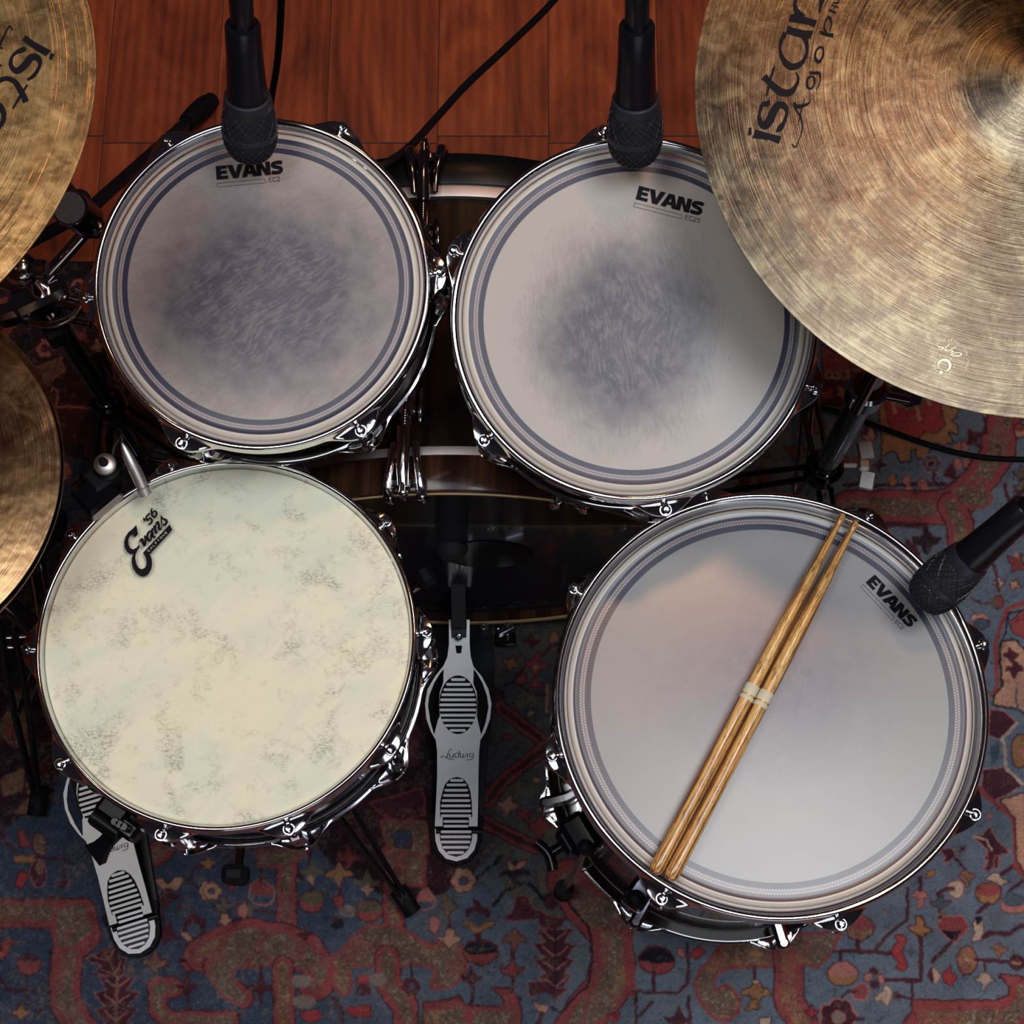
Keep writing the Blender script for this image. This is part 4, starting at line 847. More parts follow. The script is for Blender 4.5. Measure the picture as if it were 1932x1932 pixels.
# ------------------------------------------------------------------ bass drum (axis along Y)
BX, BZ, BR = -.065, .303, .285
def bass_drum():
    root = empty('bass_drum', (BX, .72, 0)); tag(root, 'dark walnut bass drum lying on its side under the two rack toms', 'drum')
    AX = dict(base=(0, 0, BZ), axis=(0, 1, 0))
    y0, y1 = .527 - .72, .921 - .72
    Rs = .272
    MB().lathe([(Rs - .008, y0 + .05), (Rs, y0 + .05), (Rs, y1 - .05), (Rs - .008, y1 - .05)], 160, closed=True, **AX).build('shell', M_['walnutshell'], root)
    hp = lambda a, b: [(BR - .012, a), (BR - .001, a), (BR, a + .0015), (BR, b - .0015), (BR - .001, b), (BR - .012, b)]
    h = MB().lathe(hp(y0, y0 + .040), 200, closed=True, **AX).build('hoop', M_['walnutbass'], root)
    h2 = MB().lathe(hp(y1 - .038, y1), 200, closed=True, **AX).build('hoop', M_['blackhoop'], root); h2['label'] = 'glossy black front hoop'
    e = MB().lathe([(BR - .0125, y0 - .0005), (BR - .0078, y0 - .0012), (BR - .0055, y0 + .001), (BR - .0125, y0 + .002)], 200, closed=True, **AX).build('hoop_edge', M_['hoopwood'], h); e['label'] = 'pale bare wood edge of the hoop'
    for a, b in ((y0 + .040, y0 + .0505), (y1 - .0500, y1 - .038)):
        MB().lathe([(Rs + .001, a - .001), (Rs + .008, a - .001), (Rs + .009, a + .001), (Rs + .009, b), (Rs + .003, b + .001), (Rs + .001, b)], 180, closed=True, **AX).build('head_collar', M_['alu'], root)
    MB().lathe([(0, y0 + .0165), (BR - .016, y0 + .0165), (BR - .0125, y0 + .014), (BR - .0122, y0 + .020), (0, y0 + .020)], 160, cap=False, **AX).build('batter_head', M_['blackhead'], root)
    MB().lathe([(0, y1 - .0165), (BR - .0125, y1 - .0165), (BR - .0125, y1 - .020), (0, y1 - .020)], 128, cap=False, **AX).build('front_head', M_['blackhead'], root)
    # beater patch on the batter head
    MB().lathe([(0, 0), (.052, 0), (.055, .0006), (.046, .0010), (0, .0010)], 48, (0.035, y0 + .0163, BZ + .0), (0, -1, 0)).build('beater_patch', M_['black'], root)
    def claw(side):
        m = MB(); r = BR
        yb = y0 if side < 0 else y1; s = side
        # two prongs over the hoop and a spine carrying the rod
        for dx in (-.0115, .0115):
            m.tube([(dx, yb - s * .052, r + .006), (dx * 1.15, yb - s * .030, r + .010), (dx * 1.45, yb - s * .010, r + .0085), (dx * 1.5, yb + s * .0045, r + .002), (dx * 1.5, yb + s * .0052, r - .008)], lambda t: .0036 + .0030 * t, 12, 6, flat=.8)
            m.cyl((dx * 1.5, yb + s * .002, r - .009), (dx * 1.5, yb + s * .0095, r - .009), .0068, .0052, seg=20, bev=.001)
        m.tube([(0, yb - s * .066, r + .013), (0, yb - s * .03, r + .0155), (0, yb - s * .004, r + .010)], lambda t: .0075 - .001 * t, 16, 6)
        m.box((0, yb - s * .008, r + .006), (.034, .010, .006), None, .0025)
        return m
    def rod(side):
        m = MB(); yb = y0 if side < 0 else y1; s = side
        m.cyl((0, yb + s * .004, BR + .0145), (0, yb - s * .090, BR + .010), .0031, seg=12)
        for k in range(8): m.cyl((0, yb - s * (.064 + .003 * k), BR + .0126), (0, yb - s * (.0655 + .003 * k), BR + .0126), .0037, seg=10)
        m.sphere((0, yb + s * .004, BR + .010), .0052); m.box((0, yb + s * .009, BR + .010), (.0062, .006, .0062), None, .001)
        return m
    def lug(side):
        m = MB(); yb = y0 if side < 0 else y1; s = side; r = Rs + .001
        yc = yb - s * .100
        m.box((0, yc, r + .008), (.018, .030, .016), None, .005); m.box((0, yc + s * .018, r + .012), (.011, .026, .011), None, .003)
        for k in (-1, 0, 1): m.box((k * .0034, yc + s * .016, r + .0180), (.0018, .026, .002), None, .0005)
        m.tube([(.013, yc - s * .022, r + .001), (.015, yc - s * .008, r + .012), (.014, yc + s * .014, r + .012), (.012, yc + s * .024, r + .001)], .0024, 10, 6)
        return m
    src = {}
    for side, ph in ((-1, -9), (1, -6)):
        for k in range(10):
            a = rad(ph + 36 * k); rot = (0, a, 0)
            for nm, fn in (('claw', claw), ('tension_rod', rod), ('lug', lug)):
                if (side, nm) not in src:
                    mb = fn(side); mb.v = [(v[0], v[1], v[2]) for v in mb.v]
                    o = mb.build(nm, M_['chrome' if side < 0 else 'smoke'], root); src[(side, nm)] = o
                else:
                    o = src[(side, nm)].copy(); COL.objects.link(o); o.parent = root
                o.location = (0, 0, BZ); o.rotation_euler = rot
    for s in (-1, 1):    # spurs
        mm = MB().cyl((s * .262, .10, BZ - .08), (s * .34, .19, .022), .0062, seg=16).sphere((s * .34, .19, .022), .012)
        mm.box((s * .268, .095, BZ - .075), (.022, .04, .05), Matrix.Rotation(rad(s * 15), 3, 'Y'), .004).build('spur', M_['smoke'], root)
    return root
M_['walnutbass'] = walnut('walnut_gloss_hoop', 1, 1.1)
M_['walnutbass'].node_tree.nodes['Principled BSDF'].inputs['Coat Weight'].default_value = 0.0
M_['walnutbass'].node_tree.nodes['Principled BSDF'].inputs['Specular IOR Level'].default_value = 0.25
M_['walnutshell'] = walnut('walnut_gloss_shell', 1, 0.42)
for k_, v_ in (('Coat Weight', 0.0), ('Specular IOR Level', 0.12), ('Roughness', 0.4)): M_['walnutshell'].node_tree.nodes['Principled BSDF'].inputs[k_].default_value = v_
t = NT('smooth_black_head'); co = t.coord()
M_['blackhead'] = t.set(Base_Color=t.mix(t.noise(co, 12, 3), (0.010, 0.009, 0.014, 1), (0.020, 0.018, 0.027, 1)), Roughness=0.13, Coat_Weight=0.3)
bass_drum()

# ------------------------------------------------------------------ cymbals
def cymbal(name, loc, R, rotx, roty, mat, height=.030, bell=.055, bellh=.022, flip=1, parts=True, edge=None):
    root = empty(name, loc, (rotx, roty, 0))
    def prof(r):
        x = max(r - .01, 0) / (R - .01); b = min(r / (bell * 1.7), 1.0); b = 1 - b * b * (3 - 2 * b)
        return height * (1 - x ** 1.35) * (1 - .12 * math.sin(PI * x)) + bellh * b
    rs = [.0065] + [bell * k / 8 for k in range(2, 9)] + [bell + (R - bell) * k / 44 for k in range(1, 45)]
    top = [(r, prof(r) * flip) for r in rs]; bot = [(r, (prof(r) * flip - .0011)) for r in reversed(rs)]
    MB().lathe(top + bot, 320, closed=True).build('bow', mat, root, angle=60)
    return root, lambda r: prof(r) * flip
brassR = cymbal_material('lathed_bronze_ride', (0.265, 0.228, 0.138, 1), (0.100, 0.077, 0.054, 1), (0.034, 0.025, 0.022, 1), .27, .92, 1.0, 1.0, .16)
brassC = cymbal_material('lathed_bronze_crash', (0.72, 0.45, 0.19, 1), (0.54, 0.31, 0.13, 1), (0.30, 0.16, 0.07, 1), .27, .88, .85, 1.2, .3)
brassH = cymbal_material('lathed_bronze_hats', (0.44, 0.28, 0.14, 1), (0.27, 0.165, 0.088, 1), (0.11, 0.065, 0.04, 1), .25, .8, .85, .8, .25)
ride, rf = cymbal('cymbal', (.434, .753, .958), .2794, rad(7.4), rad(1.4), brassR, .034, .044, .013)
tag(ride, 'large patinated bronze cymbal filling the upper right corner, black lettering', 'cymbal', 'cymbals of the kit')
crash, cf = cymbal('cymbal', (-.566, .668, 1.105), .255, 0, 0, brassC, .026, .058, .022)
tag(crash, 'bright golden bronze cymbal at the top left corner, highest on the left', 'cymbal', 'cymbals of the kit')
hat2, _ = cymbal('hi_hat_cymbal', (-.603, .480, .757), .192, 0, 0, brassH, .007, .052, .018, -1)
tag(hat2, 'lower hi-hat cymbal peeking out as a thin crescent beneath its partner', 'cymbal', 'hi-hat pair')
hat1, hf = cymbal('hi_hat_cymbal', (-.590, .477, .764), .1775, 0, 0, brassH, .020, .052, .018, 1)
tag(hat1, 'upper hi-hat cymbal, dark scratched bronze, at the left edge', 'cymbal', 'hi-hat pair')
def surf(root, f, off=.0006):
    Mx = Matrix.LocRotScale(root.location, root.rotation_euler, None); Mi = Mx.inverted(); n = Mx.to_3x3() @ Vector((0, 0, 1))
    def g(u, v):
        z = 0.01
        for _ in range(5):
            l = Mi @ on_plane(u, v, Mx @ Vector((0, 0, z)), n); z = f(math.hypot(l.x, l.y))
        return Vector((l.x, l.y, z + off))
    return g
def cym_trace(root, f, ox, oy, sc, items, name, mat, parent, off=.0006):
    g = surf(root, f, off); m = MB()
    for it in items:
        kind, pts = it[0], it[1]
        if kind == 's':
            L, R_ = ribbon(pts, 1, it[2] if len(it) > 2 else 5); n = len(L)
            m.add([g(ox + p[0] / sc, oy + p[1] / sc) for p in L + R_], [(i, i + 1, n + i + 1, n + i) for i in range(n - 1)])
        else:
            loops = [pts] + list(it[2:]); sm = [[(v.x, v.y) for v in smooth_loop([(a, b, 0) for a, b in lp], 4)] if kind == 'c' else lp for lp in loops]
            tri = tessellate_polygon([[Vector((a, b, 0)) for a, b in lp] for lp in sm]); P = [p for lp in sm for p in lp]
            m.add([g(ox + p[0] / sc, oy + p[1] / sc) for p in P], tri)
    return m.build(name, mat, parent, smooth=False)
# lettering on the right cymbal, traced (crop 1380,0 scale 6.44)
ist = [('p', [(290, 1572), (400, 1610), (603, 1660), (578, 1750), (460, 1700), (252, 1680)]), ('p', [(210, 1555), (245, 1552), (238, 1640), (200, 1650)]),
       ('s', [(455, 1215, 20), (440, 1260, 60), (380, 1270, 50), (340, 1380, 36), (345, 1470, 60), (400, 1530, 90), (460, 1470, 100), (510, 1360, 95), (570, 1280, 84), (640, 1290, 74), (672, 1370, 40), (640, 1480, 44), (590, 1560, 70), (545, 1600, 20)]),
       ('s', [(392, 930, 96), (440, 980, 70), (520, 1060, 84), (620, 1125, 88), (720, 1120, 76), (785, 1040, 44), (812, 950, 30), (780, 880, 10)]), ('s', [(520, 808, 26), (470, 970, 34), (424, 1172, 24)], 0),
       ('s', [(655, 400, 60), (610, 480, 46), (588, 600, 36), (625, 720, 60), (700, 800, 84), (790, 805, 74), (880, 730, 44), (918, 610, 40), (905, 500, 60), (880, 430, 90)]),
       ('p', [(680, 312), (760, 345), (880, 372), (993, 378), (965, 470), (860, 462), (740, 430), (660, 400)]),
       ('p', [(712, 180), (760, 172), (860, 200), (1040, 250), (1012, 332), (900, 290), (692, 258)]), ('s', [(880, 205, 60), (800, 150, 70), (770, 60, 44), (790, -60, 40)]), ('s', [(1062, 165, 6), (1080, 80, 40), (1105, -60, 70)]),
       ('s', [(960, 1200, 6), (940, 1255, 20), (860, 1290, 40), (780, 1290, 50), (765, 1245, 24)]), ('s', [(765, 1290, 30), (800, 1360, 22), (840, 1430, 20), (862, 1520, 16), (850, 1620, 14), (820, 1700, 12), (775, 1790, 16), (735, 1750, 10)]), ('s', [(890, 1200, 12), (860, 1300, 16), (830, 1420, 16), (805, 1520, 8)]),
       ('s', [(975, 925, 30), (925, 960, 26), (920, 1050, 26), (960, 1080, 24), (1000, 1040, 22), (1010, 970, 22), (985, 925, 26)]), ('s', [(945, 880, 20), (1000, 890, 34), (1065, 890, 30), (1078, 960, 16), (1060, 1040, 14), (1025, 1100, 8)]),
       ('s', [(1090, 565, 28), (1035, 610, 24), (1015, 690, 28), (1050, 755, 34), (1100, 710, 26), (1118, 630, 22), (1100, 570, 28)]),
       ('s', [(1080, 380, 20), (1100, 400, 40), (1180, 425, 44), (1240, 435, 50)], 2), ('s', [(1150, 400, 26), (1125, 330, 18), (1150, 240, 20), (1190, 215, 34), (1213, 290, 20), (1190, 380, 20)]),
       ('s', [(1180, 120, 20), (1270, 160, 20)], 0), ('s', [(1215, 60, 14), (1300, 95, 14)], 0), ('s', [(1235, 135, 10), (1255, 78, 10)], 0), ('s', [(1230, 30, 10), (1270, 40, 18), (1305, 20, 10), (1300, -10, 16)])]
cym_trace(ride, rf, 1380, 0, 6.44, ist, 'maker_lettering', M_['ink'], ride)
# pale stamped crest (crop 1700,620 scale 12.075)
cre = [('s', [(1000, 985, 6), (1090, 920, 44), (1110, 830, 60), (1070, 750, 56), (980, 715, 48), (890, 740, 40), (840, 810, 28), (850, 900, 10)]),
       ('p', [(925, 940), (925, 985), (965, 1000), (930, 1015), (930, 1060), (900, 1030), (845, 1045), (880, 1000), (850, 965), (900, 975)]),
       ('s', [(1100, 360, 12), (1000, 440, 14)], 0), ('s', [(1260, 410, 12), (1130, 480, 14)], 0), ('s', [(830, 430, 14), (900, 430, 22), (960, 450, 24), (900, 480, 16), (840, 470, 14)]), ('s', [(960, 500, 18), (1040, 490, 18), (1010, 530, 14)]), ('s', [(1060, 530, 16), (1120, 500, 18), (1180, 530, 20), (1120, 550, 14)]),
       ('s', [(1110, 600, 14), (1200, 630, 22), (1330, 620, 26), (1375, 575, 22), (1300, 550, 16), (1200, 570, 14), (1130, 600, 16)])]
def arc_text(cx, cy, r, a0, a1, n, h, w):
    for k in range(n):
        a = rad(a0 + (a1 - a0) * k / (n - 1)); ca, sa = math.cos(a), math.sin(a)
        if k % 6 == 5: continue
        P = lambda x, y: (cx + (r + y) * ca - x * sa, cy + (r + y) * sa + x * ca, 9)
        ff = [[(-w, -h), (-w, h), (w, h)], [(-w, h), (-w, -h), (w, -h)], [(0, -h), (0, h)], [(-w, -h), (w, 0), (-w, h)], [(-w, 0), (w, 0), (w, h)]][k % 5]
        yield ('s', [P(*q) for q in ff], 0)
cre += list(arc_text(1060, 720, 455, 28, -150, 26, 24, 18)) + list(arc_text(975, 850, 220, 60, -230, 18, 26, 16))
M_['stamp'] = plain('pale_stamp', (0.60, 0.56, 0.40, 1), .45, .6, 0, 400, .3)
cym_trace(ride, rf, 1700, 620, 12.075, cre, 'stamped_crest', M_['stamp'], ride)
# lettering on the left cymbal (crop 0,0 scale 3.864)
lt = [('p', [(188, 258), (250, 305), (372, 372), (335, 412), (270, 375), (162, 298)]), ('p', [(372, 388), (396, 398), (376, 442), (358, 432)]),
      ('s', [(190, 350, 12), (165, 365, 36), (100, 400, 18), (78, 470, 30), (120, 520, 44), (180, 480, 48), (230, 420, 50), (280, 430, 44), (290, 480, 24), (250, 550, 26), (200, 585, 18)]),
      ('s', [(190, 745, 46), (160, 680, 44), (110, 600, 40), (50, 575, 34), (0, 590, 30), (-50, 640, 24)]), ('s', [(200, 620, 14), (150, 700, 18), (93, 795, 12)], 0),
      ('s', [(-60, 760, 50), (0, 775, 44), (28, 840, 38), (15, 900, 28), (-30, 960, 30)]), ('s', [(92, 222, 12), (78, 196, 12), (55, 215, 12), (0, 330, 16), (-30, 400, 20)]), ('s', [(-10, 350, 6), (20, 355, 14)], 0), ('s', [(-20, 490, 20), (15, 475, 10)], 0)]
cym_trace(crash, cf, 0, 0, 3.864, lt, 'maker_lettering', M_['ink'], crash)

# ------------------------------------------------------------------ drumsticks, lying on the floor tom's rim
def stick_material():
    t = NT('lacquered_hickory'); co = t.coord()
    a = t.noise(t.mapping(co, sc=(420, 420, 7)), 1.0, 4, 0.6, .4); b = t.noise(t.mapping(co, sc=(120, 120, 3.0)), 1.0, 3, .6, .8)
    fl_ = t.noise(t.mapping(co, sc=(900, 900, 70)), 1.0, 3, .7)
    g = t.math('ADD', t.math('MULTIPLY', a, .5), t.math('MULTIPLY', b, .5))
    c = t.ramp(g, [(.41, srgb(92, 52, 26)), (.465, srgb(168, 110, 58)), (.52, srgb(218, 166, 98)), (.62, srgb(240, 200, 132))])
    c = t.mix(t.math('MULTIPLY', t.sstep(fl_, .52, .62), .75), c, srgb(70, 38, 20))
    return t.set(Base_Color=c, Roughness=.26, Coat_Weight=.4)
M_['stick'] = stick_material()
def stick(butt, tip, zb, zt, label):
    B = at(*butt, zb); Tp = at(*tip, zt); L = (Tp - B).length
    root = empty('drumstick', B, (Tp - B).to_track_quat('Z', 'Y').to_euler()); tag(root, label, 'drumstick', 'pair of drumsticks on the floor tom')
    R = .0071
    pr = [(0, 0), (.0040, .0006), (.0062, .003), (R, .008), (R, .018), (R, L * .60), (R * .96, L * .70), (R * .80, L * .82), (R * .60, L * .91), (R * .46, L * .952), (R * .40, L * .968), (R * .52, L * .974), (R * .55, L * .982), (R * .40, L * .992), (R * .16, L * .999), (0, L)]
    MB().lathe(pr, 40).build('shaft', M_['stick'], root, angle=50)
    z1 = L * .478
    MB().lathe([(R + .00008, z1), (R + .0001, z1 + .0105), (R + .00005, z1 + .0106)], 40, cap=False).build('printed_band', M_['paper'], root)
    MB().lathe([(R + .00008, z1 - .0060), (R + .0001, z1 - .0018), (R + .00005, z1 - .0017)], 40, cap=False).build('printed_band', M_['paper'], root)
    return root
zst = .612 + .0075
stick((1234, 1648), (1592, 968), zst, zst + .0005, 'left one of two hickory drumsticks lying across the floor tom')
stick((1262, 1661), (1617, 981), zst, zst + .0005, 'right one of two hickory drumsticks lying across the floor tom')
# ------------------------------------------------------------------ pedals
PH = at(866, 1563, .034); PT = at(868, 1195, .105)
pd = PT - PH; PB = math.atan2(pd.z, math.hypot(pd.x, pd.y)); PROOT = Vector((PH.x, PH.y, 0))
pn = Vector((0, -math.sin(PB), math.cos(PB)))
def bpx(pts, ox=640, oy=1180, sc=4.2):
    out = []
    for x, y in pts:
        l = on_plane(ox + x / sc, oy + y / sc, PH, pn) - PH; out.append((l.x, math.hypot(l.y, l.z) * (1 if l.y > 0 else -1)))
    return out
def hpx(pts, z=.030, ox=640, oy=1180, sc=4.2):
    return [((at(ox + x / sc, oy + y / sc, z) - PROOT).x, (at(ox + x / sc, oy + y / sc, z) - PROOT).y) for x, y in pts]
bfn = lambda p: Vector((p.x, p.y * math.cos(PB) - p.z * math.sin(PB), .034 + p.y * math.sin(PB) + p.z * math.cos(PB)))
def xy(l): return [(a, b) for a, b in l]
def pill(x0, x1, y, h, conv):
    a = conv([(x0, y)])[0]; b = conv([(x1, y)])[0]; hh = abs(conv([(x0, y - h)])[0][1] - conv([(x0, y + h)])[0][1]) / 2; o = []
    for k in range(7):
        t_ = -PI / 2 + PI * k / 6; o.append((b[0] - hh + hh * math.cos(t_), b[1] + hh * math.sin(t_)))
    for k in range(7):
        t_ = PI / 2 + PI * k / 6; o.append((a[0] + hh + hh * math.cos(t_), a[1] + hh * math.sin(t_)))
    return o
def sm2(pts, n=4): return [(v.x, v.y) for v in smooth_loop([(a, b, 0) for a, b in pts], n)]
LUD = [([(110, 1720, 5), (75, 1715, 5), (95, 1700, 5), (150, 1715, 7), (200, 1742, 7), (262, 1745, 6)], 6), ([(232, 1625, 6), (210, 1610, 7), (180, 1650, 8), (165, 1700, 10), (150, 1722, 6)], 6),
       ([(200, 1665, 9), (196, 1705, 9), (220, 1718, 7), (240, 1700, 6)], 4), ([(246, 1665, 9), (240, 1718, 9)], 0), ([(310, 1665, 6), (280, 1665, 7), (262, 1690, 9), (272, 1718, 8), (300, 1708, 6)], 5), ([(325, 1632, 9), (308, 1718, 9)], 0),
       ([(340, 1665, 9), (335, 1710, 9), (360, 1715, 6), (372, 1670, 8), (368, 1712, 9), (395, 1712, 6), (410, 1665, 7)], 4), ([(432, 1665, 9), (424, 1718, 9)], 0), ([(442, 1638, 7), (444, 1645, 7)], 0),
       ([(500, 1668, 6), (470, 1668, 7), (455, 1695, 8), (470, 1712, 7), (495, 1700, 6)], 5), ([(510, 1668, 9), (495, 1730, 8), (460, 1748, 7), (415, 1748, 6)], 5)]
def pedal(name, bass=True):
    root = empty(name, PROOT)
    left = [(870, -45), (870, 150), (857, 250), (825, 322), (760, 402), (700, 505), (680, 620), (690, 740), (728, 845), (765, 910), (776, 1000), (776, 1200), (767, 1400), (757, 1592)]
    right = [(820, 1592), (820, 1520), (1028, 1520), (1028, 1592), (1096, 1592), (1101, 1400), (1103, 1200), (1108, 1000), (1118, 910), (1158, 845), (1195, 740), (1207, 620), (1182, 505), (1128, 402), (1065, 330), (1042, 250), (1033, 150), (1033, -45)]
    w1 = [(828, 345), (824, 455), (797, 530), (790, 627), (797, 720), (783, 745), (752, 868), (722, 760), (704, 640), (712, 560), (750, 460), (795, 385)]
    w2 = [(1066, 345), (1062, 460), (1090, 530), (1094, 627), (1090, 720), (1098, 755), (1125, 868), (1160, 770), (1183, 650), (1172, 560), (1135, 455), (1095, 385)]
    w3 = [(920, 160), (975, 160), (966, 222), (930, 222)]
    m = MB(); m.slab([bpx(left + right), bpx(w1), bpx(w2), bpx(w3)], .0, .0045, bfn)
    fb = m.build('footboard', M_['steel'], root, angle=30)
    def tread(outline, bars, parent, conv=bpx, fn=bfn, smo=True):
        o = conv(outline); o = sm2(o) if smo else o
        pad = MB().slab([o], .0008, .0008, fn).build('tread_pad', M_['blackhoop'], parent, angle=30)
        mm = MB()
        for y, a, b in bars: mm.slab([pill(a, b, y, 10.5, conv)], .0026, .0018, fn)
        r = mm.build('tread_ribs', M_['steel'], pad, angle=30); r['label'] = 'row of bright raised metal ribs'
    oval = [(942 + 150 * math.cos(2 * PI * k / 24), 628 + 232 * math.sin(2 * PI * k / 24)) for k in range(24)]
    tread(oval, [(428, 886, 1000), (466, 848, 1042), (508, 826, 1062), (548, 810, 1076), (588, 800, 1084), (628, 795, 1087), (668, 795, 1087), (710, 798, 1082), (750, 808, 1072), (792, 830, 1048), (830, 872, 1004)], fb)
    bul = [(935, 1200), (985, 1215), (1020, 1260), (1040, 1320), (1050, 1400), (1055, 1518), (800, 1518), (800, 1400), (815, 1330), (838, 1260), (880, 1215)]
    tread(bul, [(1226, 878, 986), (1262, 850, 1010), (1304, 833, 1022), (1345, 822, 1032), (1386, 813, 1040), (1427, 806, 1044), (1468, 803, 1048), (1506, 806, 1047)], fb, smo=False)
    # printed name on the board
    mm = MB()
    for pts, n in LUD:
        q = bpx([(a, b) for a, b, w in pts], 820, 1180, 6.9)
        ribbon_faces(mm, [(p[0], p[1], o[2] * 1.15 / 6.9 / 1480) for p, o in zip(q, pts)], 1, .0005, bfn, n)
    mm.build('printed_name', M_['ink'], fb, smooth=False)
    # heel plate
    hout = [(757, 1612), (1095, 1612), (1093, 1700), (1070, 1780), (1015, 1843), (930, 1870), (845, 1848), (788, 1785), (762, 1705)]
    hz = lambda p: Vector((p.x, p.y, .030 + p.z))
    h = MB().slab([hpx([hout[0], hout[1]] + [(a, b) for a, b in hout[2:]])], .0, .008, hz).build('heel_plate', M_['heelsteel'], root, angle=30)
    hin = [(797, 1622), (1055, 1622), (1052, 1700), (1025, 1775), (980, 1818), (926, 1834), (870, 1818), (822, 1770), (800, 1700)]
    pad = MB().slab([hpx(hin)], .0008, .0008, hz).build('tread_pad', M_['blackhoop'], h, angle=30)
    mm = MB()
    for y, a, b in [(1637, 805, 1048), (1677, 803, 1046), (1718, 806, 1040), (1760, 818, 1028), (1802, 855, 990)]: mm.slab([pill(a, b, y, 10.5, lambda q: hpx(q))], .0026, .0018, hz)
    for y in (1554, 1592): mm.slab([pill(826, 1025, y, 10.5, lambda q: hpx(q))], .0016, .0020, hz)
    r = mm.build('tread_ribs', M_['heelsteel'], pad, angle=30); r['label'] = 'row of bright raised metal ribs'
    # hinge, rubber-edged base
    hw = .030
    MB().cyl((-hw, -.003, .028), (hw, -.003, .028), .0042, seg=16).build('hinge_pin', M_['black'], root)
    bo = [(735, 1500), (1112, 1500), (1125, 1620), (1118, 1720), (1092, 1800), (1030, 1870), (930, 1902), (835, 1875), (765, 1800), (735, 1710), (728, 1620)]
    MB().slab([sm2(hpx(bo, .012))], .022, .0215 - .008, lambda p: Vector((p.x, p.y, p.z))).build('heel_base', M_['rubber'], root)
    L = pd.length
    mm = MB()
    mm.slab([[(-.028, .012), (.030, .012), (.036, .10), (.044, .17), (.046, .23), (.040, .28), (.050, .318), (-.050, .318), (-.040, .28), (-.044, .23), (-.042, .17), (-.034, .10)]], .0175, .009)
    mm.build('shadow_base_plate', M_['blackhoop'], root)  # black plate, part base and part stand-in for the pedal's shadow
    return root, fb
bp, fbA = pedal('bass_drum_pedal'); tag(bp, 'silver ribbed bass drum pedal standing between the snare and floor tom', 'pedal', 'ribbed silver pedals')
L_ = pd.length; ty = L_ * math.cos(PB); tz = .034 + L_ * math.sin(PB)
for s in (-1, 1):
    MB().bar((s * .050, .305, .018), (s * .046, .315, .198), .016, .012, .003, up=(0, 1, 0)).build('post', M_['black'], bp)
MB().cyl((-.056, .316, .198), (.056, .316, .198), .0050, seg=20).cyl((-.060, .316, .198), (-.052, .316, .198), .0085, bev=.001).cyl((.052, .316, .198), (.060, .316, .198), .0085, bev=.001).build('axle', M_['chrome'], bp)
mm = MB(); mm.box((0, ty + .008, tz + .008), (.019, .030, .004), Matrix.Rotation(PB, 3, 'X'), .001); mm.bar((0, ty + .004, tz + .008), (0, .316, .190), .020, .004, .001, up=(0, -1, .3)); mm.cyl((0, .304, .198), (0, .328, .198), .001)
mm.tube([(0, .300, .186), (0, .298, .200), (0, .308, .212)], .010, 12, 5, flat=.25); mm.build('linkage_strap', M_['blackmatte'], bp)
MB().cyl((0, ty - .006, tz + .009), (0, ty - .008, tz + .0135), .0050, seg=20, bev=.0008).cyl((0, ty - .007, tz + .012), (0, ty - .0078, tz + .0150), .0026, seg=6).build('strap_bolt', M_['chrome'], bp)
MB().bar((.030, .316, .190), (.033, .330, .225), .020, .010, .003, up=(0, 1, 0)).cyl((.020, .322, .214), (.046, .322, .214), .006, bev=.001).build('beater_clamp', M_['smoke'], bp)
MB().cyl((.0, .316, .200), (-.002, .285, .345), .0030, seg=12).build('beater_shaft', M_['chrome'], bp)
MB().lathe([(0, 0), (.016, 0), (.021, .004), (.022, .012), (.018, .026), (.012, .034), (0, .036)], 32, (-.002, .312, .330), (0, -1, .15)).build('beater', M_['duskfelt'], bp)
mm = MB()
for k in range(60):
    pass
sp = [(.066 + .007 * math.cos(2 * PI * k / 10), .322 + .007 * math.sin(2 * PI * k / 10), .080 + .0010 * k) for k in range(90)]
mm.tube(sp, .0013, 6).cyl((.066, .322, .028), (.066, .322, .082), .0020, seg=10).cyl((.066, .322, .168), (.066, .322, .195), .0020, seg=10); mm.build('spring', M_['chrome'], bp)
MB().cyl((.066, .322, .016), (.066, .322, .030), .010, seg=20, bev=.002).build('spring_base', M_['smoke'], bp)
MB().box((0, .330, .040), (.050, .030, .016), None, .004).cyl((.062, .255, .030), (.062, .255, .062), .0035, seg=12).box((.062, .255, .066), (.026, .006, .012), Matrix.Rotation(.5, 3, 'Z'), .002).build('hoop_clamp', M_['smoke'], bp)
MB().bar((.046, .255, .020), (.074, .255, .024), .018, .008, .002).build('clamp_bracket', M_['black'], bp)

HA = at(253, 1736, .034); HB_ = at(214, 1603, .062); yaw = math.atan2(-(HB_.x - HA.x), (HB_.y - HA.y))
hh = empty('hi_hat_stand', (HA.x, HA.y, 0), (0, 0, yaw)); tag(hh, 'hi-hat stand with silver ribbed pedal at lower left, below the snare drum', 'hi-hat stand')
for ch in list(bp.children):
    if ch.name.split('.')[0] in ('footboard', 'heel_plate', 'hinge_pin', 'heel_base', 'shadow_base_plate'):
        c = copy_tree(ch, hh)
Mh = Matrix.LocRotScale(hh.location, hh.rotation_euler, None).inverted()
hl = lambda x, y, z: Mh @ Vector((x, y, z))
HX, HY = -.596, .478
MB().bar(hl(HX + .07, HY - .17, .012), hl(HX, HY, .02), .050, .010, .002).build('base_frame', M_['blackmatte'], hh)
MB().cyl(hl(HX, HY, .015), hl(HX, HY, .50), .0125, seg=24, bev=.002).cyl(hl(HX, HY, .46), hl(HX, HY, .50), .018, seg=24, bev=.003).build('lower_tube', M_['smoke'], hh)
MB().cyl(hl(HX, HY, .50), hl(HX, HY, .72), .0095, seg=24).build('upper_tube', M_['smoke'], hh)
MB().cyl(hl(HX, HY, .72), hl(HX, HY, .90), .0032, seg=12).build('pull_rod', M_['chrome'], hh)
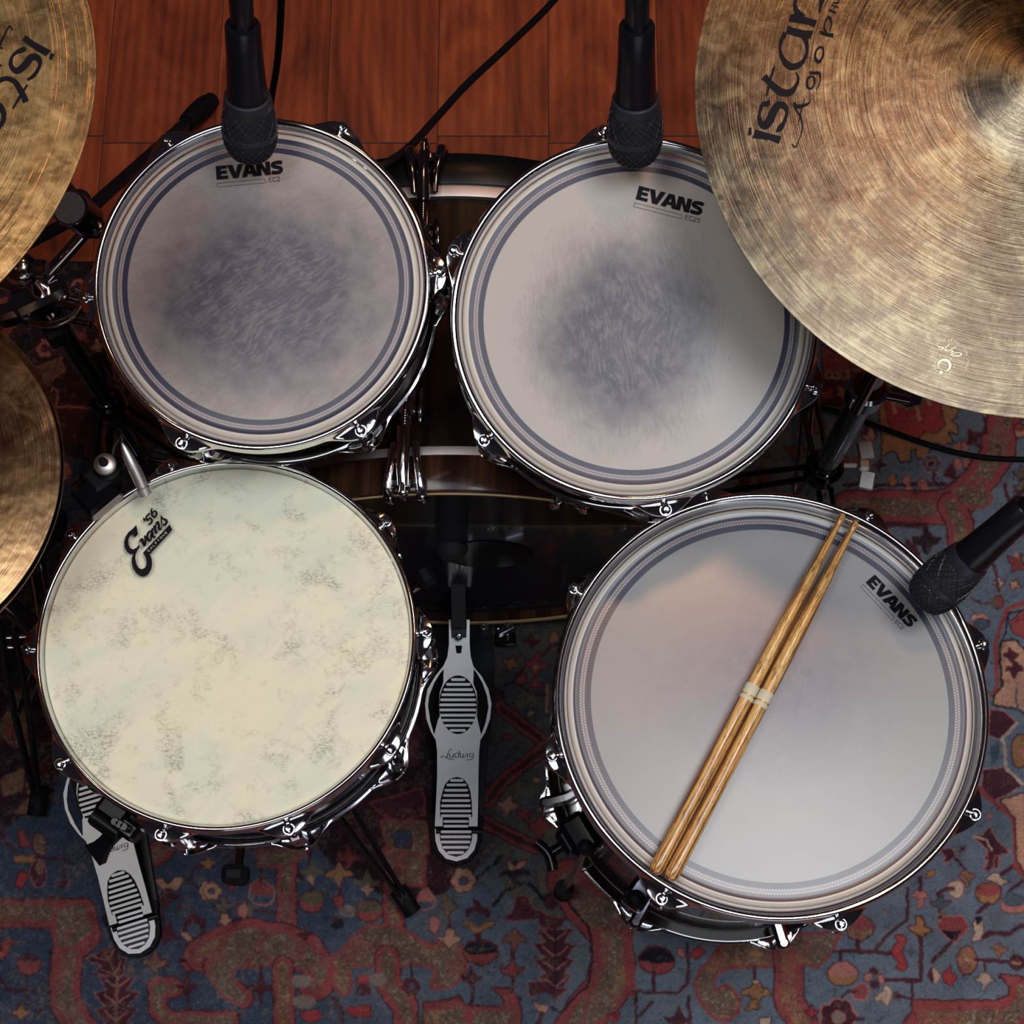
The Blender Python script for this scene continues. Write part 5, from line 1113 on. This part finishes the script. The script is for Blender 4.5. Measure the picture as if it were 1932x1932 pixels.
def double_leg(root, M, cx, cy, z0, z1, az, rad_, name='leg', w=.016, mat='blackmatte', foot=True):
    """leg: flat strip from the collar down to the floor with a short brace"""
    d = Vector((math.cos(az), math.sin(az), 0)); c = Vector((cx, cy, 0)); sd = Vector((-d.y, d.x, 0))
    m = MB()
    for s in (-1, 1):
        P = [c + d * .020 + Vector((0, 0, z0)) + sd * s * w * .5, c + d * (rad_ * .45) + Vector((0, 0, z0 * .62)) + sd * s * w * .6, c + d * (rad_ * .93) + Vector((0, 0, .024)) + sd * s * w * .15]
        m.tube([M @ p for p in P], .0034, 8, 5, flat=1.9)
    q = c + d * rad_ + Vector((0, 0, .0185))
    m.bar(M @ (c + d * (rad_ * .84) + Vector((0, 0, .045))), M @ (q + Vector((0, 0, .008))), w * .9, .006, .001)
    o = m.build(name, M_[mat], root)
    b = MB()
    for s in (-1, 1): b.bar(M @ (c + d * .016 + Vector((0, 0, z1)) + sd * s * w * .4), M @ (c + d * rad_ * .50 + Vector((0, 0, z0 * .56)) + sd * s * w * .4), .004, .009, .001)
    b.build('brace', M_['chrome'], root)
    if foot: MB().tube([M @ (q - d * .035 + Vector((0, 0, .012))), M @ (q + Vector((0, 0, .003)))], .012, 14).build('rubber_foot', M_['rubber'], o)
    return o
for az in (100, 188, 262): double_leg(hh, Mh, HX, HY, .30, .14, rad(az), .21)
MB().cyl(hl(HX, HY, .80), hl(HX, HY, .825), .012, seg=24, bev=.003).build('clutch', M_['chrome'], hh)

# ------------------------------------------------------------------ snare stand and snare fittings
SX, SY, SZ = snr.location.x, snr.location.y, snr.location.z
sb = SZ - .140 - .012
ss = empty('snare_stand', (SX, SY, 0)); tag(ss, 'black tripod stand cradling the snare drum, one leg reaching across the rug', 'stand')
I4 = Matrix.Identity(4)
MB().cyl((0, 0, .10), (0, 0, .36), .0125, seg=24, bev=.002).cyl((0, 0, .34), (0, 0, .375), .018, seg=24, bev=.003).build('lower_tube', M_['smoke'], ss)
MB().cyl((0, 0, .37), (0, 0, sb - .055), .0095, seg=24).sphere((0, 0, sb - .055), .018).build('upper_tube', M_['smoke'], ss)
for az in (-91, 29, 149):
    a = rad(az); R_ = .196; ca, sa = math.cos(a), math.sin(a)
    MB().tube([(0, 0, sb - .055), (ca * R_ * .5, sa * R_ * .5, sb - .020), (ca * (R_ - .004), sa * (R_ - .004), sb - .010), (ca * (R_ + .010), sa * (R_ + .010), sb + .006)], .0055, 12, 8).build('basket_arm', M_['smoke'], ss)
    g = MB().box((ca * (R_ + .013), sa * (R_ + .013), sb + .004), (.020, .026, .030), Matrix.Rotation(a, 3, 'Z'), .006).build('rubber_grip', M_['rubber'], ss)
e1 = at(780, 1722, .02) - Vector((SX, SY, 0)); az1 = math.atan2(e1.y, e1.x); rl = math.hypot(e1.x, e1.y)
for k, da in enumerate((0, 160, 250)):
    double_leg(ss, I4, 0, 0, .30, .12, az1 + rad(da), rl if k == 0 else .24)
# throw-off on the snare's side
a = rad(-124); Rsn = .1756
def snl(r, z, da=0.0): return Vector((r * math.cos(a + da), r * math.sin(a + da), z))
Rz = Matrix.Rotation(a, 3, 'Z')
MB().box(snl(Rsn + .014, -.070), (.024, .034, .060), Rz, .005).box(snl(Rsn + .030, -.052), (.016, .030, .026), Rz, .005).cyl(snl(Rsn + .030, -.040, -.06), snl(Rsn + .030, -.040, .10), .0075, bev=.001).build('strainer', M_['blackhoop'], snr)
p0 = at(224, 1562, .600) - snr.location; p1 = at(181, 1611, .575) - snr.location; dl = (p1 - p0).normalized(); sl = dl.cross(Vector((0, 0, 1))).normalized(); ul = sl.cross(dl)
mm = MB(); q_ = []
for t_, w_ in ((-.15, .007), (.0, .009), (.25, .0075), (.5, .0070), (.75, .0085), (1.0, .0125), (1.04, .0120)):
    q_.append((t_, w_))
LL = (p1 - p0).length
mm.slab([[(a_ * LL, b_) for a_, b_ in q_] + [(a_ * LL, -b_) for a_, b_ in reversed(q_)]], .004, .008, lambda p: p0 + dl * p.x + sl * p.y + ul * p.z)
for k in (-1, 0, 1): mm.tube([p0 + dl * LL * .30 + sl * k * .0035 + ul * .0042, p0 + dl * LL * .96 + sl * k * .0068 + ul * .0042], .0010, 8)
mm.build('strainer_lever', M_['black'], snr)
mm = MB()
for k in (-1, 0, 1): mm.cyl(snl(Rsn + .022, -.030, .10 + .025 * k), snl(Rsn + .022, -.018, .10 + .025 * k), .0042, bev=.0008)
mm.box(snl(Rsn + .022, -.045, .125), (.018, .022, .026), Rz, .004); mm.build('strainer_screws', M_['black'], snr)

# ------------------------------------------------------------------ floor tom legs
for az, show in ((-149, 1), (-29, 0), (91, 0)):
    a = rad(az); R_ = .1985; ca, sa = math.cos(a), math.sin(a); Rz = Matrix.Rotation(a, 3, 'Z')
    q = lambda r, z, da=0.0: Vector((r * math.cos(a + da), r * math.sin(a + da), z))
    b = MB().box(q(R_ + .012, -.215), (.030, .044, .062), Rz, .006).box(q(R_ + .024, -.210), (.020, .030, .036), Rz, .005).build('leg_bracket', M_['black'], flo)
    w_ = MB(); ex_ = .050 if show else .036; w_.cyl(q(R_ + .030, -.212), q(R_ + ex_, -.212), .0060, seg=14)
    sd = Vector((-sa, ca, 0)); c_ = q(R_ + ex_, -.212)
    hw_ = .017 if show else .009; w_.tube([c_ - sd * hw_ + Vector((ca, sa, 0)) * .004, c_ - sd * .005, c_ + sd * .005, c_ + sd * hw_ + Vector((ca, sa, 0)) * .004], lambda t: .0062, 14, 5, flat=1.5); w_.build('wing_screw', M_['black'], b)
    rx = R_ + .020; fz = -flo.location.z
    lg = MB().tube([q(rx, -.130, .09), q(rx, -.33, .09), q(rx + .001, -.40, .09), q(rx + .006, -.48, .09), q(rx + .010, fz + .03, .09)], .0052, 14, 6).build('leg', M_['chrome'], flo)
    MB().tube([q(rx + .010, fz + .050, .09), q(rx + .011, fz + .0105, .09)], .0125, 16).build('rubber_foot', M_['rubber'], lg)
    MB().sphere(tuple(q(rx, -.128, .09)), .0085).build('leg_cap', M_['rubber'], lg)

kq = at(1200, 1697, .43) - flo.location
MB().sphere(tuple(kq), .0102).build('rubber_knob', M_['rubber'], flo)
kd = Vector((-kq.x, -kq.y, 0)).normalized()
MB().cyl(kq - Vector((0, 0, .004)), kq - Vector((0, 0, .085)), .0052, seg=18).box(tuple(kq + kd * .012 - Vector((0, 0, .060))), (.034, .026, .030), Matrix.Rotation(math.atan2(kd.y, kd.x), 3, 'Z'), .005).build('knob_post', M_['smoke'], flo)

# ------------------------------------------------------------------ cymbal stands
def stand(label, X, Y, zc, ztop, legs, lower_r, top=None, boom=None, rl=.30):
    r = empty('cymbal_stand', (X, Y, 0)); tag(r, label, 'stand', 'cymbal stands')
    MB().cyl((0, 0, .05), (0, 0, zc + .02), lower_r, seg=28, bev=.002).build('lower_tube', M_['smoke'], r)
    MB().cyl((0, 0, zc - .012), (0, 0, zc + .018), lower_r + .0075, seg=32, bev=.004).build('collar', M_['black'], r)
    MB().cyl((0, 0, zc + .018), (0, 0, ztop), lower_r - .0015, seg=28, bev=.002).build('upper_tube', M_['smoke'], r)
    MB().cyl((0, 0, ztop - .020), (0, 0, ztop + .012), lower_r + .006, seg=28, bev=.004).cyl((0, 0, ztop - .004), (lower_r + .03, -.01, ztop - .004), .005, seg=14).build('height_collar', M_['smoke'], r)
    MB().cyl((0, 0, ztop + .012), (0, 0, ztop + .12), lower_r - .004, seg=24).build('inner_tube', M_['smoke'], r)
    for az in legs: double_leg(r, I4, 0, 0, zc - .02, zc * .4, rad(az), rl, mat='black')
    if boom:
        e = Vector(boom) - Vector((X, Y, 0)); s = Vector((0, 0, ztop + .11)); d = (e - s).normalized()
        MB().cyl(s - d * .10, e - Vector((0, 0, .03)), .0055, seg=20).build('boom_arm', M_['smoke'], r)
        MB().sphere(tuple(s), .019).cyl(s - Vector((.022, 0, 0)), s + Vector((.026, 0, 0)), .011, bev=.002).build('tilter', M_['smoke'], r)
        MB().cyl(e - Vector((0, 0, .04)), e + Vector((0, 0, .045)), .0036, seg=14).cyl(e - Vector((0, 0, .012)), e - Vector((0, 0, .003)), .014, bev=.002).build('cymbal_post', M_['smoke'], r)
        b = MB().cyl(e + Vector((0, 0, .026)), e + Vector((0, 0, .034)), .016, bev=.003).build('felt_washer', M_['felt'], r)
    return r
rs_ = stand('dark chrome cymbal stand right of the right rack tom, bright wing screw at its collar', .380, .652, .300, .555, (172, 285, 84), .0158, boom=(.440, .757, .985))
mm = MB(); wz = .305; c0 = Vector((.022, .004, wz)); c1 = Vector((.040, .004, wz))
mm.cyl(c0, c1, .0036, seg=14); mm.box((.049, .004, wz), (.018, .016, .014), None, .004)
Rw = Matrix.Rotation(rad(13), 3, 'X')
for sg in (-1, 1): mm.box((.052, .004 + sg * .018, wz + .001 + sg * .004), (.020, .024, .006), Rw @ Matrix.Rotation(sg * .18, 3, 'Z'), .002)
mm.build('wing_screw', M_['steel'], rs_)
MB().cyl((0, 0, .530), (0, 0, .537), .0150, seg=28, bev=.002).build('collar_ring', M_['red'], rs_)
ls_ = stand('dark tripod cymbal stand left of the left rack tom, crowded with clamps', -.504, .745, .285, .545, (-18, 248, 118), .0125, boom=(-.566, .668, 1.125), rl=.20)
# clamp cluster and counterweight on the left stand
c = at(92, 545, .563) - Vector((-.504, .745, 0))
mm = MB().box((0, 0, .585), (.062, .030, .034), Matrix.Rotation(.5, 3, 'Z'), .006).cyl((-.045, .02, .585), (.05, -.01, .585), .0085, bev=.002).box((-.034, -.012, .575), (.030, .022, .028), Matrix.Rotation(.3, 3, 'Z'), .005)
mm.tube([(.036, .010, .590), (.048, -.004, .592), (.036, -.022, .588), (.012, -.030, .584), (-.010, -.026, .584)], .0042, 10, 6); mm.build('clamp', M_['smoke'], ls_)
MB().box((.012, -.030, .560), (.022, .018, .030), Matrix.Rotation(.5, 3, 'Z'), .003).bar((-.020, -.030, .560), (-.034, -.070, .548), .010, .006, .002).build('clamp_block', M_['blackmatte'], ls_)
mm = MB().cyl((-.006, -.035, .556), (-.032, -.062, .545), .0022, seg=10).box((-.036, -.066, .544), (.012, .020, .004), Matrix.Rotation(-.7, 3, 'Z'), .001); mm.build('tuning_key', M_['smoke'], ls_)
cw = at(131, 392, .70) - Vector((-.504, .745, 0)); ax = Vector((-.05, -.30, 1)).normalized()
cwb = MB().cyl(cw - ax * .055, cw, .0185, seg=40, bev=.002).build('counterweight', M_['black'], ls_)
MB().cyl(cw - ax * .001, cw + ax * .0008, .0162, seg=40).build('end_cap', M_['felt'], cwb)
MB().lathe([(.0162, 0), (.0185, 0), (.0188, .0012), (.0180, .0022), (.0165, .0018)], 48, cw - ax * .0005, ax, closed=True).build('end_ring', M_['smoke'], cwb)
MB().tube([cw - ax * .053, cw - ax * .07 + Vector((0, -.004, 0)), Vector((.0, .01, .60))], .007, 12, 6).build('counterweight_arm', M_['smoke'], ls_)
mm = MB()
for k in (-1, 0, 1): mm.cyl(cw - ax * .06 + Vector((.010 + .010 * k, -.012, .0)), cw - ax * .06 + Vector((.012 + .012 * k, -.020, .008)), .0035, bev=.0006)
mm.box(tuple(cw - ax * .066 + Vector((.008, -.010, 0))), (.036, .016, .018), None, .004); mm.build('weight_clamp', M_['smoke'], ls_)

# black microphone boom stand base on the bare boards
f1 = at(384, 203, .020); hub = at(160, 402, .17); f2 = at(40, 268, .02)
bs = empty('microphone_stand', (hub.x, hub.y, 0)); tag(bs, 'black microphone stand base behind the left rack tom, rubber-tipped leg on bare boards', 'stand')
o_ = Vector((hub.x, hub.y, 0))
for f in (f1, f2, at(-60, 520, .02)):
    d = (f - hub).normalized()
    lg = MB().bar(hub - o_ + d * .01, f - o_ - d * .02, .017, .013, .003).build('leg', M_['blackmatte'], bs)
    MB().tube([f - o_ - d * .05, f - o_ - d * .015, f - o_ + d * .012, f - o_ + d * .026], lambda t: .0125 + .004 * math.sin(PI * min(t * 1.2, 1)), 16, 5).build('rubber_foot', M_['rubber'], lg)
MB().cyl((0, 0, .13), (0, 0, .21), .017, seg=24, bev=.003).cyl((0, 0, .20), (-.05, -.02, .62), .0085, seg=20).build('upright_tube', M_['blackmatte'], bs)

# ------------------------------------------------------------------ microphones
def aim(tip, z1, tail, L):
    A = at(*tip, z1); best = None
    for k in range(600):
        B = at(*tail, z1 + k * .0004)
        e = abs((B - A).length - L)
        if best is None or e < best[0] or e < .0004: best = (e, B)
    return A, best[1]
def grille(m, prof, n=24, wr=.00060):
    """woven wire over a surface of revolution prof = [(r, z)]"""
    P = smooth_path([(r, z, 0) for r, z in prof], 4)
    for s in (-1, 1):
        for k in range(n):
            pts = []
            tw = .0
            for i, p in enumerate(P):
                if i: tw += s * (P[i] - P[i - 1]).length / max(p.x, .004) * .8
                th = 2 * PI * k / n + tw; rr = p.x + (.0005 if (i + k) % 2 else -.0002) * s
                pts.append((rr * math.cos(th), rr * math.sin(th), p.y))
            m.tube(pts, wr, 4)
    return m
M_['wire'] = plain('dark_grille_wire', (0.035, 0.035, 0.046, 1), 0.34, .5, 0, 900, .3)
M_['micblack'] = plain('satin_black_mic_body', (0.008, 0.008, 0.013, 1), 0.30, .35, 0, 1200, .3)
M_['micring'] = plain('dark_mic_ring', (0.030, 0.030, 0.045, 1), 0.42, .4, 0, 1200, .2)
def mic(label, tip, z1, tail, L=.146, proto=None):
    A, B = aim(tip, z1, tail, L); d = (B - A).normalized()
    q = d.to_track_quat('Z', 'Y').to_euler()
    if proto:
        r = copy_tree(proto); r.location = A; r.rotation_euler = q
    else:
        r = empty('microphone', A, q)
        MB().lathe([(0, 0), (.014, .0004), (.0205, .0065), (.0232, .016), (.0240, .025), (.0240, .031), (.0232, .038), (.0212, .056), (.010, .056)], 64).build('grille_core', M_['duskfelt'], r)
        g1 = [(.004, -.0004), (.0145, .0002), (.0200, .0045), (.0228, .0120), (.0240, .0190), (.0244, .0250)]; g2 = [(.0244, .0315), (.0240, .038), (.0228, .047), (.0212, .0560)]
        grille(MB(), g1).build('grille', M_['wire'], r); grille(MB(), g2).build('grille', M_['wire'], r)
        MB().lathe([(.0235, .0253), (.0250, .0257), (.0253, .0285), (.0249, .0312), (.0235, .0316)], 64, closed=True).build('grille_band', M_['micring'], r)
        MB().lathe([(.012, .0555), (.0214, .0555), (.0218, .0565), (.0205, .0655), (.0198, .0660), (.012, .066)], 64, closed=True).build('collar', M_['micring'], r)
        MB().lathe([(0, .066), (.0180, .066), (.0182, .0685), (.0170, .085), (.0158, .110), (.0152, .139), (.0146, .1405), (0, .1405)], 64).build('body', M_['micblack'], r)
        c = MB().lathe([(0, .1405), (.0098, .1405), (.0102, .142), (.0102, .178), (.0085, .190), (.0060, .215), (.0036, .232), (0, .232)], 40).build('connector', M_['micblack'], r)
        MB().box((.0, -.0101, .155), (.0050, .0012, .016), None, .0008).build('release_tab', M_['chrome'], c)
        MB().tube([(0, 0, .225), (0, .002, .26), (0, .008, .30), (0, .020, .35)], .0034, 12, 8).build('cable', M_['rubber'], r)
    tag(r, label, 'microphone', 'black drum microphones'); return r
m1 = mic('black handheld-style microphone pointing over the left rack tom, next to the hanging cable', (474, 288), .856, (457, 36))
mic('black handheld-style microphone pointing over the right rack tom, beside the large cymbal', (1197, 296), .872, (1202, 37), proto=m1)
mic('black handheld-style microphone entering from the right edge over the floor tom', (1740, 1133), .655, (1947, 950), proto=m1)

# slim silver condenser microphone over the snare and its rim clamp
A = at(277, 936, .668); B = at(229, 833, .700); d = (B - A); L = d.length
pm = empty('pencil_microphone', A, d.to_track_quat('Z', 'Y').to_euler()); tag(pm, 'slim silver pencil microphone with pointed tail hovering over the snare rim', 'microphone')
MB().lathe([(0, 0), (.0056, 0), (.0064, .0008), (.0066, .002), (.0066, .009), (.0058, .0098), (.0058, L * .56), (.0056, L * .62), (.0046, L * .78), (.0030, L * .90), (.0012, L * .98), (0, L)], 40).build('body', M_['steel'], pm)
mm = MB()
for k in range(8): a = 2 * PI * k / 8; mm.box((.0064 * math.cos(a), .0064 * math.sin(a), .0052), (.0010, .0036, .0072), Matrix.Rotation(a, 3, 'Z'), .0003)
mm.build('front_ring', M_['steel'], pm)
for k in range(6):
    a = 2 * PI * k / 6 + .3
    MB().box((.0057 * math.cos(a), .0057 * math.sin(a), .0225), (.0008, .0026, .0165), Matrix.Rotation(a, 3, 'Z'), .0003).build('vent', M_['alu'], pm)
c0 = at(196, 950, .640); d2 = (c0 - Vector((SX, SY, c0.z))).normalized(); az = math.atan2(d2.y, d2.x); Rz = Matrix.Rotation(az, 3, 'Z')
cl = empty('microphone_clamp', c0); tag(cl, 'black clamp gripping the snare rim and carrying the pencil microphone', 'clamp')
MB().box(d2 * .010 + Vector((0, 0, .006)), (.034, .037, .014), Rz, .004).box(d2 * .022 + Vector((0, 0, -.016)), (.012, .034, .036), Rz, .003).build('jaw', M_['black'], cl)
MB().box(-d2 * .0075 + Vector((0, 0, .002)), (.007, .039, .015), Rz, .003).build('jaw_lip', M_['alu'], cl)
k0 = at(204, 884, .655) - c0; k1 = k0 + Vector((-.001, .003, .030))
MB().bar(d2 * .020 + Vector((0, 0, .010)), k0 + Vector((0, 0, -.004)), .026, .012, .004).build('arm', M_['blackmatte'], cl)
kb = MB().cyl(k0 - Vector((0, 0, .008)), k0 + Vector((0, 0, .006)), .0135, seg=36, bev=.003).cyl(k0 + Vector((0, 0, .006)), k0 + Vector((0, 0, .012)), .0115, seg=36, bev=.002).build('knob', M_['blackmatte'], cl)
MB().lathe([(.0045, .0115), (.0110, .0115), (.0108, .0145), (.0072, .0175), (.0045, .0178)], 40, k0, (0, 0, 1), closed=True).build('knob_washer', M_['steel'], kb)
MB().cyl(k0 + Vector((0, 0, .012)), k0 + Vector((0, 0, .026)), .0042, .0034, seg=20, bev=.001).build('knob_stem', M_['rubber'], kb)
MB().cyl(at(140, 916, .64) - c0, at(158, 905, .645) - c0, .0048, .0062, seg=20).build('cable_boot', M_['smoke'], cl)
MB().tube([k0 + Vector((.004, .004, 0)), k0 + Vector((.010, .014, .022)), B - c0 + Vector((0, .004, .004)), B - c0], .0022, 10, 8).build('gooseneck', M_['blackmatte'], cl)

# ------------------------------------------------------------------ cables
def cable(label, pts, r, zs=None, mat='rubber'):
    P = [at(u, v, z) for u, v, z in pts]; b = P[0]; base = Vector((b.x, b.y, min(p.z for p in P)))
    o = MB().tube([p - base for p in P], r, 12, 10).build('cable', M_[mat]); o.location = base; tag(o, label, 'cable', 'black audio cables'); return o
cable('black cable hanging down behind the left rack tom microphone', [(531, -60, .95), (530, 20, .84), (524, 110, .72), (513, 180, .62), (500, 250, .55), (470, 330, .50)], .0037)
cable('black cable crossing the bare boards towards the bass drum front hoop', [(1085, -50, .30), (1035, 12, .33), (960, 85, .38), (880, 160, .43), (830, 215, .47), (775, 275, .56), (735, 304, .605), (700, 318, .605), (655, 328, .592)], .0046)
cable('black cable snaking over the rug right of the cymbal stand', [(1440, 775, .0125), (1530, 768, .0125), (1590, 780, .0125), (1660, 806, .0125), (1740, 835, .0125), (1810, 855, .0125), (1880, 865, .0125), (1990, 868, .0125)], .0040)
